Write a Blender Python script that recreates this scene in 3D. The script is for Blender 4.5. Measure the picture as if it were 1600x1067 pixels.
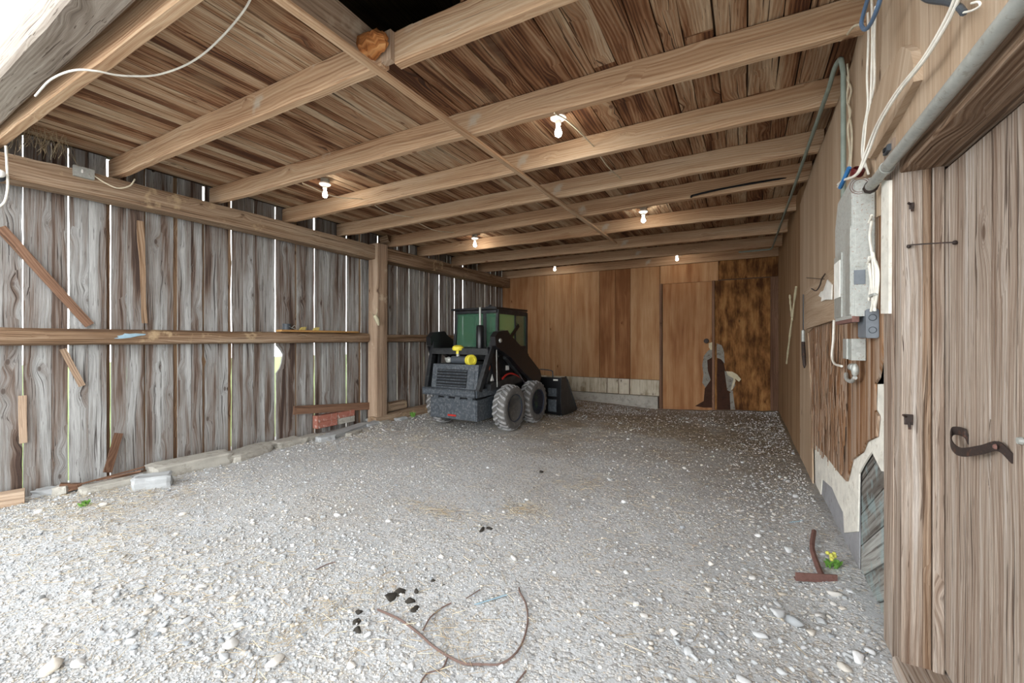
import bpy, bmesh, math, random
import numpy as np
from mathutils import Vector, Matrix, noise as mnoise

for o in list(bpy.data.objects): bpy.data.objects.remove(o)
sc = bpy.context.scene
COL = sc.collection
random.seed(7)
rng = np.random.default_rng(7)
R = math.radians

# ------------------------------------------------------------------ camera
FPX, CXV, HOR, CH = 653.0, 365.0, 532.0, 1.5        # focal length (px), depth vanishing point offset, horizon row, eye height
YAW = math.atan(CXV / FPX)
ca, sa = math.cos(YAW), math.sin(YAW)
cam = bpy.data.cameras.new('camera')
cam.sensor_width = 36.0
cam.lens = 36.0 * FPX / 1600.0
cam.shift_y = (HOR - 533.5) / 1600.0
cam.clip_start = 0.05
camo = bpy.data.objects.new('camera', cam)
camo.location = (0, 0, CH)
camo.rotation_euler = (R(90), 0, YAW)
COL.objects.link(camo)
sc.camera = camo

# ------------------------------------------------------------------ sky and exposure
w = bpy.data.worlds.new('overcast_sky'); sc.world = w; w.use_nodes = True
wn = w.node_tree.nodes; wl = w.node_tree.links
bg = wn['Background']; bg.inputs['Strength'].default_value = 1.45
tc = wn.new('ShaderNodeTexCoord'); sx = wn.new('ShaderNodeSeparateXYZ'); wl.new(tc.outputs['Generated'], sx.inputs[0])
cr = wn.new('ShaderNodeValToRGB'); wl.new(sx.outputs[2], cr.inputs[0]); wl.new(cr.outputs[0], bg.inputs['Color'])
# bright haze low over the horizon, duller cloud overhead
for _k, (_p, _v) in enumerate([(0.0, 1.75), (0.22, 1.45), (0.55, 0.72), (1.0, 0.50)]):
    _e = cr.color_ramp.elements[_k] if _k < 2 else cr.color_ramp.elements.new(_p)
    _e.position = _p; _e.color = (_v * 0.95, _v * 0.975, _v, 1)
sc.view_settings.view_transform = 'Standard'
sc.view_settings.look = 'None'
sc.view_settings.gamma = 1
sc.view_settings.use_curve_mapping = False
sc.view_settings.exposure = 1.78
sc.cycles.max_bounces = 14
sc.cycles.diffuse_bounces = 10
sc.cycles.sample_clamp_indirect = 8
sc.cycles.use_denoising = True
BULB = 28.0

# ------------------------------------------------------------------ where things stand
def ray(px, py):
    r = (px - 800) / FPX; z = -(py - HOR) / FPX
    return (r * ca - sa, ca + r * sa, z)
def onX(px, py, X): d = ray(px, py); t = X / d[0]; return Vector((X, t * d[1], CH + t * d[2]))
def onY(px, py, Y): d = ray(px, py); t = Y / d[1]; return Vector((t * d[0], Y, CH + t * d[2]))
def onZ(px, py, Z): d = ray(px, py); t = (Z - CH) / d[2]; return Vector((t * d[0], t * d[1], Z))

XL, XR, YB, YF, ZJ, ZC = -6.15, 0.60, 10.4, 0.75, 3.28, 3.48

# ------------------------------------------------------------------ materials
def lin(c):
    return tuple((v / 255 / 12.92 if v / 255 <= 0.04045 else ((v / 255 + 0.055) / 1.055) ** 2.4) for v in c) + (1,)
class NT:
    def __init__(s, name):
        s.m = bpy.data.materials.new(name); s.m.use_nodes = True
        s.n = s.m.node_tree.nodes; s.l = s.m.node_tree.links
        s.b = s.n['Principled BSDF']
    def node(s, t, **k):
        n = s.n.new('ShaderNode' + t)
        for a, v in k.items(): setattr(n, a, v)
        return n
    def put(s, sock, v):
        if v is None: return
        if hasattr(v, 'is_linked') or isinstance(v, bpy.types.NodeSocket): s.l.new(v, sock)
        else: sock.default_value = v
    def math(s, op, a, b=None, c=None, clamp=False):
        n = s.node('Math', operation=op, use_clamp=clamp)
        s.put(n.inputs[0], a)
        if b is not None: s.put(n.inputs[1], b)
        if c is not None: s.put(n.inputs[2], c)
        return n.outputs[0]
    def vec(s, x, y, z=0.0):
        n = s.node('CombineXYZ'); s.put(n.inputs[0], x); s.put(n.inputs[1], y); s.put(n.inputs[2], z); return n.outputs[0]
    def noise(s, v, scale=1.0, detail=2.0, rough=0.5, dist=0.0, col=False):
        n = s.node('TexNoise'); s.put(n.inputs['Vector'], v); n.inputs['Scale'].default_value = scale
        n.inputs['Detail'].default_value = detail; n.inputs['Roughness'].default_value = rough; n.inputs['Distortion'].default_value = dist
        return n.outputs[1] if col else n.outputs[0]
    def voro(s, v, scale=1.0, feature='F1', rnd=1.0):
        n = s.node('TexVoronoi', feature=feature); s.put(n.inputs['Vector'], v); n.inputs['Scale'].default_value = scale
        n.inputs['Randomness'].default_value = rnd
        return n
    def ramp(s, f, stops, interp='LINEAR'):
        n = s.node('ValToRGB'); s.put(n.inputs[0], f); e = n.color_ramp.elements; n.color_ramp.interpolation = interp
        while len(e) > len(stops): e.remove(e[-1])
        while len(e) < len(stops): e.new(1.0)
        for i, (p, c) in enumerate(stops):
            e[i].position = p; e[i].color = c if len(c) == 4 else lin(c)
        return n.outputs[0]
    def smooth(s, v, a, b):
        n = s.node('MapRange', interpolation_type='SMOOTHSTEP'); s.put(n.inputs[0], v)
        n.inputs[1].default_value = a; n.inputs[2].default_value = b; return n.outputs[0]
    def mix(s, f, a, b, mode='MIX'):
        n = s.node('Mix', data_type='RGBA', blend_type=mode); s.put(n.inputs[0], f)
        s.put(n.inputs[6], a if not isinstance(a, tuple) else (a if len(a) == 4 else lin(a)))
        s.put(n.inputs[7], b if not isinstance(b, tuple) else (b if len(b) == 4 else lin(b)))
        return n.outputs[2]
    def bump(s, h, strength=0.4, dist=0.01):
        n = s.node('Bump'); s.put(n.inputs['Height'], h); n.inputs['Strength'].default_value = strength; n.inputs['Distance'].default_value = dist
        s.l.new(n.outputs[0], s.b.inputs['Normal'])
    def out(s, col, rough=0.8, metal=0.0, spec=0.3):
        s.put(s.b.inputs['Base Color'], col if not isinstance(col, tuple) else (col if len(col) == 4 else lin(col)))
        s.put(s.b.inputs['Roughness'], rough); s.b.inputs['Metallic'].default_value = metal
        s.b.inputs['Specular IOR Level'].default_value = spec
        return s.m

def wood(name, stops, ring=(60, 0.35), big=(0.5, 6), dark=(60, 45, 35), crack=0.35, knot=0.8, knotcol=(70, 45, 30),
         patch=None, tonew=0.5, fine=0.25, rough=0.85, bump=0.5, cath=0.25, contrast=1.0):
    t = NT(name)
    uv = t.node('UVMap').outputs[0]; sp = t.node('SeparateXYZ'); t.l.new(uv, sp.inputs[0]); u, v = sp.outputs[0], sp.outputs[1]
    tone = t.node('Attribute', attribute_name='tone').outputs['Fac']
    wv = t.math('MULTIPLY', t.math('SUBTRACT', t.noise(t.vec(t.math('MULTIPLY', u, 1.1), t.math('MULTIPLY', v, 4)), 1, 2), 0.5), 0.06)
    v1 = t.math('ADD', v, wv)
    # knots: the grain swerves around them
    kv = t.voro(t.vec(t.math('MULTIPLY', u, 4.0), t.math('MULTIPLY', v, 8.0)), 1.0)
    ks = t.node('SeparateColor'); t.l.new(kv.outputs['Color'], ks.inputs[0])
    has = t.math('GREATER_THAN', ks.outputs[0], 1.0 - knot * 0.26)
    d = kv.outputs['Distance']
    infl = t.math('MULTIPLY', t.math('EXPONENT', t.math('MULTIPLY', t.math('MULTIPLY', d, d), -7.0)), has)
    v2 = t.math('ADD', v1, t.math('MULTIPLY', infl, 0.045))
    b = t.noise(t.vec(t.math('MULTIPLY', u, big[0]), t.math('MULTIPLY', v2, big[1]), t.math('MULTIPLY', tone, 31)), 1, 3, 0.6)
    rg = t.noise(t.vec(t.math('MULTIPLY', u, 0.5), t.math('MULTIPLY', v2, ring[0]), tone), 1, 3, 0.65)
    fi = t.smooth(t.noise(t.vec(t.math('MULTIPLY', u, 4), t.math('MULTIPLY', v2, 210)), 1, 3, 0.7), 0.3, 0.7)
    ph = t.math('ADD', t.math('MULTIPLY', v2, 260), t.math('MULTIPLY', t.noise(t.vec(t.math('MULTIPLY', u, 0.9), t.math('MULTIPLY', v2, 5)), 1, 1), 34))
    ct = t.math('ADD', t.math('MULTIPLY', t.math('SINE', ph), 0.5), 0.5)
    f = t.math('MULTIPLY', t.math('SUBTRACT', b, 0.5), 1.5 * contrast)
    f = t.math('ADD', f, t.math('MULTIPLY', t.math('SUBTRACT', rg, 0.5), ring[1] * 3))
    f = t.math('ADD', f, t.math('MULTIPLY', t.math('SUBTRACT', tone, 0.5), tonew))
    f = t.math('ADD', f, t.math('MULTIPLY', t.math('SUBTRACT', ct, 0.5), cath))
    f = t.math('ADD', f, 0.5, clamp=True)
    c = t.ramp(f, stops)
    c = t.mix(t.math('MULTIPLY', t.math('SUBTRACT', 1.0, fi), fine, clamp=True), c, dark)
    cr_ = t.noise(t.vec(t.math('MULTIPLY', u, 0.9), t.math('MULTIPLY', v2, 48), 5.0), 1, 2, 0.5)
    crm = t.smooth(cr_, 0.63, 0.665)
    c = t.mix(t.math('MULTIPLY', crm, crack, clamp=True), c, dark)
    da = t.noise(t.vec(t.math('MULTIPLY', u, 5.0), t.math('MULTIPLY', v2, 95), 9.0), 1, 2, 0.5)
    dam = t.smooth(da, 0.655, 0.70)
    c = t.mix(t.math('MULTIPLY', dam, crack * 0.9, clamp=True), c, dark)
    kr = t.math('MULTIPLY', t.smooth(d, 0.16, 0.09), has)
    ring2 = t.math('ADD', t.math('MULTIPLY', t.math('SINE', t.math('MULTIPLY', d, 110)), 0.5), 0.5)
    kr2 = t.math('MULTIPLY', t.math('MULTIPLY', t.smooth(d, 0.34, 0.1), has), t.math('MULTIPLY', ring2, 0.5))
    c = t.mix(t.math('MULTIPLY', t.math('MAXIMUM', kr, kr2), 0.75, clamp=True), c, knotcol)
    if patch:                                             # dry mould / dirt patches (col, scale, threshold, amount)
        oc = t.node('TexCoord').outputs['Object']
        pn = t.noise(oc, patch[1], 4, 0.6)
        c = t.mix(t.math('MULTIPLY', t.smooth(pn, patch[2], patch[2] + 0.12), patch[3]), c, patch[0])
    h = t.math('ADD', t.math('MULTIPLY', rg, 0.6), t.math('MULTIPLY', fi, 0.3))
    h = t.math('SUBTRACT', h, t.math('MULTIPLY', crm, 0.8))
    t.bump(h, bump, 0.006)
    return t.out(c, rough, 0, 0.2)

M = {}
M['barn'] = wood('weathered_barn_board', [(0.0, (80, 64, 56)), (0.20, (116, 98, 86)), (0.34, (140, 130, 122)), (0.55, (156, 152, 147)), (0.8, (176, 176, 173)), (1.0, (196, 196, 193))],
                 ring=(30, 0.22), big=(0.45, 7), dark=(58, 50, 46), crack=0.8, knot=1.0, knotcol=(74, 60, 52), tonew=0.3, fine=0.42, bump=0.9, contrast=1.9, cath=0.12)
M['batten'] = wood('brown_batten', [(0, (84, 62, 46)), (0.5, (140, 112, 86)), (1, (176, 150, 124))], crack=0.5, big=(0.4, 10))
M['ceil'] = wood('loft_floor_board', [(0.0, (84, 52, 34)), (0.25, (134, 92, 62)), (0.5, (168, 130, 98)), (0.75, (188, 156, 124)), (1.0, (206, 182, 152))],
                 ring=(22, 0.25), big=(0.8, 7), dark=(62, 42, 32), crack=0.85, knot=0.7, knotcol=(84, 52, 34), tonew=0.6, fine=0.42, bump=0.9, contrast=1.5, patch=((150, 126, 98), 1.6, 0.55, 0.35))
M['joist'] = wood('rough_sawn_joist', [(0.0, (148, 110, 80)), (0.3, (182, 147, 114)), (0.6, (200, 169, 136)), (1.0, (216, 192, 162))],
                  ring=(40, 0.3), big=(0.4, 6), dark=(120, 80, 56), crack=0.4, knot=0.4, knotcol=(110, 66, 42), tonew=0.2, fine=0.2, bump=0.5, cath=0.3, patch=((196, 186, 168), 2.3, 0.64, 0.8))
M['log'] = wood('hewn_log', [(0.0, (84, 64, 48)), (0.3, (128, 102, 78)), (0.6, (156, 132, 108)), (1.0, (184, 164, 140))],
                ring=(30, 0.5), big=(0.5, 6), dark=(66, 44, 32), crack=0.6, knot=0.4, tonew=0.3, patch=((196, 172, 136), 4, 0.6, 0.6))
M['post'] = wood('post_wood', [(0.0, (134, 110, 90)), (0.4, (176, 150, 126)), (1.0, (206, 184, 160))], ring=(26, 0.4), crack=0.5, knot=0.4, tonew=0.2, patch=((206, 188, 164), 4, 0.6, 0.6))
M['ply'] = wood('orange_plywood', [(0.0, (128, 84, 52)), (0.4, (164, 118, 80)), (0.7, (180, 138, 98)), (1.0, (194, 156, 118))],
                ring=(9, 0.45), big=(0.7, 2.2), dark=(104, 62, 32), crack=0.12, knot=0.15, knotcol=(90, 50, 25), tonew=0.9, fine=0.2, bump=0.15, cath=0.10, contrast=0.9)
M['plytan'] = wood('tan_plywood', [(0.0, (112, 84, 56)), (0.4, (140, 110, 80)), (0.7, (156, 128, 98)), (1.0, (170, 144, 114))],
                ring=(9, 0.3), big=(0.5, 3), dark=(96, 70, 46), crack=0.2, knot=0.1, tonew=0.5, fine=0.2, bump=0.15, cath=0.10)
M['plydark'] = wood('stained_plywood', [(0.0, (78, 48, 24)), (0.35, (116, 78, 42)), (0.65, (146, 102, 58)), (1.0, (168, 124, 76))],
                ring=(12, 0.5), big=(2.6, 7), dark=(60, 34, 14), crack=0.4, knot=0.7, knotcol=(60, 30, 10), tonew=0.3, fine=0.2, bump=0.3, cath=0.1, contrast=1.8)
M['plygrey'] = wood('faded_plywood', [(0.0, (142, 118, 94)), (0.4, (172, 149, 124)), (0.7, (186, 165, 141)), (1.0, (200, 182, 160))],
                ring=(30, 0.3), big=(0.35, 5), dark=(120, 90, 66), crack=0.35, knot=0.15, tonew=0.3, fine=0.25, bump=0.3, cath=0.12)
M['splinter'] = wood('splintered_plywood', [(0.0, (116, 76, 46)), (0.25, (154, 112, 76)), (0.5, (166, 138, 114)), (1.0, (192, 170, 150))],
                ring=(34, 0.8), big=(0.3, 16), dark=(80, 54, 36), crack=0.8, knot=0.0, tonew=0.2, fine=0.4, bump=1.2, contrast=1.6)
M['door'] = wood('weathered_door_board', [(0.0, (124, 102, 86)), (0.35, (160, 142, 126)), (0.65, (178, 164, 150)), (1.0, (198, 188, 178))],
                ring=(48, 0.6), big=(0.5, 9), dark=(72, 54, 42), crack=0.8, knot=0.3, knotcol=(80, 56, 40), tonew=0.25, fine=0.4, bump=1.0, cath=0.25)
M['frame'] = wood('door_frame_wood', [(0.0, (100, 76, 58)), (0.35, (138, 112, 90)), (0.65, (160, 136, 114)), (1.0, (182, 162, 142))],
                ring=(60, 0.4), big=(0.5, 6), dark=(70, 50, 36), crack=0.7, knot=0.7, knotcol=(80, 58, 42), tonew=0.2, fine=0.5, bump=1.0, cath=0.45)
M['greywood'] = wood('grey_base_board', [(0.0, (96, 90, 84)), (0.5, (142, 140, 134)), (1.0, (176, 176, 170))],
                ring=(30, 0.5), big=(0.5, 5), crack=0.6, knot=0.2, patch=((140, 160, 160), 5, 0.5, 0.6))
M['loft'] = wood('dark_loft_board', [(0.0, (50, 36, 28)), (1.0, (110, 88, 70))], crack=0.5)
M['whiteboard'] = wood('whitewashed_board', [(0.0, (140, 122, 96)), (0.4, (204, 194, 172)), (1.0, (226, 218, 200))], ring=(14, .4), big=(2, 5), crack=0.2, knot=0.2, patch=((120, 102, 76), 3, 0.55, 0.6))
M['shelfwood'] = wood('fresh_board', [(0.0, (150, 104, 54)), (1.0, (206, 162, 104))], crack=0.2, knot=0.1)
M['chunkwood'] = wood('broken_orange_wood', [(0.0, (120, 66, 30)), (0.5, (186, 120, 66)), (1.0, (214, 160, 104))], ring=(40, .6), big=(4, 10), crack=.5, knot=0)
M['redwood'] = wood('reddish_board', [(0.0, (88, 62, 46)), (1.0, (150, 116, 94))], crack=0.6)
M['headerwood'] = wood('grey_header_timber', [(0.0, (96, 84, 74)), (0.5, (142, 130, 118)), (1.0, (176, 166, 154))], ring=(24, .4), crack=0.8, knot=0.3)
M['yellowwood'] = wood('pale_offcut', [(0.0, (180, 160, 90)), (1.0, (214, 196, 120))], crack=0.1, knot=0)

def plain(name, col, rough=0.6, metal=0.0, var=0.12, scale=12, col2=None, amt=0.5, thr=0.55, bump=0.1, bs=60, spec=0.4):
    t = NT(name); oc = t.node('TexCoord').outputs['Object']
    n = t.noise(oc, scale, 4, 0.65)
    base = lin(col); dk = tuple(x * (1 - var * 2) for x in base[:3]) + (1,); lt = tuple(min(1, x * (1 + var)) for x in base[:3]) + (1,)
    c = t.ramp(n, [(0.25, dk), (0.75, lt)])
    if col2:
        n2 = t.noise(oc, scale * 1.7, 5, 0.7)
        c = t.mix(t.math('MULTIPLY', t.smooth(n2, thr, thr + 0.08), amt), c, col2)
    if bump: t.bump(t.noise(oc, bs, 3, 0.6), bump, 0.004)
    return t.out(c, rough, metal, spec)

M['white'] = plain('white_porcelain', (238, 236, 230), 0.25, bump=0)
M['cream'] = plain('cream_cable', (226, 216, 190), 0.5, bump=0)
M['whitecable'] = plain('white_cable', (232, 228, 216), 0.5, bump=0)
M['paint'] = plain('flaking_white_paint', (226, 222, 210), 0.8, col2=(190, 182, 168), scale=9, thr=0.56, amt=0.7, bump=0.6, bs=40)
M['greypanel'] = plain('grey_board', (150, 150, 152), 0.8, col2=(120, 118, 116), scale=6, bump=0.4)
M['rustgrey'] = plain('rust_specked_grey_steel', (172, 174, 168), 0.5, 0.0, col2=(136, 96, 70), scale=55, thr=0.57, amt=0.85, bump=0.1)
M['greymetal'] = plain('galvanised_steel', (168, 170, 164), 0.4, 0.25, col2=(130, 124, 112), scale=20, bump=0.05)
M['greenpipe'] = plain('grey_green_conduit', (128, 138, 128), 0.5, 0.0, bump=0)
M['greyplastic'] = plain('blue_grey_plastic', (112, 118, 124), 0.5, bump=0)
M['darkplastic'] = plain('dark_plastic', (66, 72, 78), 0.5, bump=0)
M['blue'] = plain('blue_cable', (96, 122, 152), 0.5, bump=0)
M['bluetube'] = plain('blue_plastic', (50, 110, 165), 0.5, bump=0)
M['red'] = plain('dark_red_rubber', (90, 30, 30), 0.4, bump=0)
M['iron'] = plain('dark_iron', (58, 48, 44), 0.6, 0.3, col2=(100, 66, 50), scale=20, bump=0.3)
M['rust'] = plain('rusty_iron', (116, 84, 76), 0.85, 0.0, col2=(90, 56, 46), scale=20, bump=0.5)
M['black'] = plain('black_paint', (30, 32, 34), 0.4, 0.0, col2=(64, 66, 66), scale=5, thr=0.5, amt=0.35, bump=0.05)
M['blackworn'] = plain('worn_black_paint', (62, 68, 74), 0.5, 0.0, var=.2, col2=(118, 122, 124), scale=16, thr=0.5, amt=0.35, bump=0.1)
M['blackgloss'] = plain('glossy_black_paint', (24, 24, 26), 0.3, bump=0)
M['slot'] = plain('dark_slot', (14, 15, 17), 0.8, bump=0)
M['tyre'] = plain('dusty_tyre_rubber', (142, 142, 142), 0.9, col2=(172, 170, 166), scale=8, thr=0.5, amt=0.6, bump=0.3)
M['tyredark'] = plain('tyre_carcass', (100, 98, 95), 0.9, col2=(130, 127, 122), scale=8, amt=0.6)
M['rim'] = plain('blue_grey_rim', (44, 50, 66), 0.5, 0.1, col2=(84, 116, 84), scale=4, thr=.56, amt=0.6)  # blue-grey darkened to paint in the shade of the dished wheel; green is stain
M['yellow'] = plain('yellow_plastic', (222, 208, 66), 0.4, var=0.05, bump=0)
M['redpaint'] = plain('red_paint', (176, 44, 36), 0.5, bump=0)
M['orange'] = plain('orange_lens', (200, 96, 60), 0.4, bump=0)
M['chrome'] = plain('steel_rod', (150, 140, 150), 0.25, 0.8, bump=0)
M['concrete'] = plain('concrete', (176, 172, 162), 0.95, col2=(138, 134, 124), scale=5, thr=0.52, amt=0.6, bump=0.7, bs=30)
M['stone'] = plain('pale_limestone', (172, 174, 174), 0.95, col2=(158, 160, 160), scale=7, bump=0.6, bs=30)
M['brick'] = plain('red_brick', (164, 104, 88), 0.95, col2=(200, 186, 176), scale=10, thr=0.55, amt=0.7, bump=0.5)
M['bone'] = plain('pale_bone', (212, 204, 172), 0.8, bump=0.1)
M['foil'] = plain('torn_grey_insulation', (138, 134, 124), 0.7, col2=(84, 70, 56), scale=10, amt=0.7, bump=0.6)
M['foam'] = plain('cream_foam', (206, 196, 166), 0.9, bump=0.5)
M['darkwet'] = plain('dark_rotten_wood', (62, 36, 22), 0.9, col2=(32, 20, 14), scale=6, bump=0.5)
M['leaf'] = plain('green_leaf', (112, 160, 70), 0.6, bump=0)
M['flower'] = plain('yellow_flower', (206, 204, 96), 0.6, bump=0)
M['twig'] = plain('brown_twig', (112, 92, 84), 0.9, bump=0)
M['dung'] = plain('dark_clod', (52, 48, 42), 0.95, bump=0.6)
M['bluestrip'] = plain('pale_blue_plastic', (150, 178, 192), 0.5, bump=0)
M['grass'] = plain('outdoor_grass', (128, 146, 84), 0.95)
M['paper'] = plain('white_paper', (232, 230, 222), 0.9, bump=0)

t = NT('straw'); tn = t.node('Attribute', attribute_name='tone').outputs['Fac']
M['straw'] = t.out(t.ramp(tn, [(0, (132, 112, 84)), (0.5, (166, 148, 116)), (1, (196, 184, 156))]), 0.8)
def glass(name, col, alpha):
    t = NT(name)
    t.b.inputs['Base Color'].default_value = lin(col); t.b.inputs['Roughness'].default_value = 0.08
    t.b.inputs['Alpha'].default_value = alpha
    return t.m
M['glass'] = glass('tinted_green_glass', (70, 112, 88), 0.5)
M['glasslit'] = glass('lit_green_glass', (140, 176, 116), 0.6)  # same tinted glass, paler green paints in the light on the side pane
t = NT('lit_bulb'); t.b.inputs['Base Color'].default_value = (1, .97, .9, 1)
t.b.inputs['Emission Color'].default_value = (1.0, 0.93, 0.82, 1); t.b.inputs['Emission Strength'].default_value = BULB
M['bulb'] = t.m

# stones in the gravel: the tone attribute picks each stone's own colour
t = NT('gravel_stone'); tn = t.node('Attribute', attribute_name='tone').outputs['Fac']; oc = t.node('TexCoord').outputs['Object']
c = t.ramp(tn, [(0.0, (134, 140, 146)), (0.10, (166, 170, 172)), (0.35, (184, 187, 189)), (0.6, (200, 202, 203)), (0.90, (196, 186, 170)), (0.96, (214, 215, 215)), (1.0, (226, 227, 227))])
c = t.mix(t.math('MULTIPLY', t.noise(oc, 40, 3), 0.35), c, (176, 172, 164))
t.bump(t.noise(oc, 90, 3), 0.3, 0.004)
M['gravel'] = t.out(c, 0.95, 0, 0.15)

# ground: pale dust with embedded pebbles, tan and brown organic patches towards the back
t = NT('gravel_ground'); oc = t.node('TexCoord').outputs['Object']
sp = t.node('SeparateXYZ'); t.l.new(oc, sp.inputs[0])
n1 = t.noise(oc, 0.7, 5, 0.6); n2 = t.noise(oc, 2.6, 5, 0.65); n3 = t.noise(oc, 14, 4, 0.6); n4 = t.noise(oc, 90, 3, 0.6)
base = t.ramp(n2, [(0.3, (182, 185, 187)), (0.5, (202, 205, 207)), (0.7, (216, 219, 221))])
wv = t.noise(oc, 30, 2, 0.5, col=True)
dv = t.node('VectorMath', operation='MULTIPLY_ADD'); t.l.new(wv, dv.inputs[0]); dv.inputs[1].default_value = (.012,) * 3; t.l.new(oc, dv.inputs[2])
hgt = None
for s_, th in ((34, 0.45), (75, 0.4)):
    va = t.voro(dv.outputs[0], s_); sc_ = t.node('SeparateColor'); t.l.new(va.outputs['Color'], sc_.inputs[0])
    isst = t.math('GREATER_THAN', t.math('ADD', sc_.outputs[1], t.math('MULTIPLY', t.math('SUBTRACT', n2, 0.5), 1.6)), th)
    inside = t.math('MULTIPLY', t.smooth(va.outputs['Distance'], 0.62, 0.38), isst)
    pc = t.ramp(sc_.outputs[0], [(0.0, (150, 154, 160)), (0.2, (186, 188, 188)), (0.6, (210, 210, 209)), (0.88, (200, 188, 170)), (1, (228, 228, 226))])
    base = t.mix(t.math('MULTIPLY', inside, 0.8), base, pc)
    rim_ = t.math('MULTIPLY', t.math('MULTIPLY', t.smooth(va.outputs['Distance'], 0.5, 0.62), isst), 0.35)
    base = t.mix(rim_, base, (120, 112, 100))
    hh = t.math('MULTIPLY', inside, 1.0 / s_ * 20)
    hgt = hh if hgt is None else t.math('ADD', hgt, hh)
far = t.smooth(sp.outputs[1], 4.2, 8.0)
tan = t.math('MULTIPLY', t.smooth(t.math('ADD', n1, t.math('MULTIPLY', far, 0.20)), 0.52, 0.68), t.math('ADD', 0.2, t.math('MULTIPLY', far, 0.6)))
base = t.mix(tan, base, t.ramp(n3, [(0.3, (118, 98, 72)), (0.6, (158, 140, 112)), (0.8, (180, 166, 140))]))
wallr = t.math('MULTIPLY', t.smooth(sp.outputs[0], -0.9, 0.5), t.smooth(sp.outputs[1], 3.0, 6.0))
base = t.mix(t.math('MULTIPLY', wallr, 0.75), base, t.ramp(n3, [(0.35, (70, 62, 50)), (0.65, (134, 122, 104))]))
base = t.mix(t.math('MULTIPLY', far, 0.38), base, (132, 116, 92))
spots = t.math('MULTIPLY', t.smooth(t.noise(oc, 5.5, 4, 0.6), 0.69, 0.74), 0.45)
base = t.mix(spots, base, (96, 84, 66))
base = t.mix(t.math('MULTIPLY', n4, 0.22), base, (150, 142, 130))
t.bump(t.math('ADD', hgt, t.math('ADD', t.math('MULTIPLY', n4, 0.5), n3)), 0.55, 0.012)
M['ground'] = t.out(base, 0.97, 0, 0.1)

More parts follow.
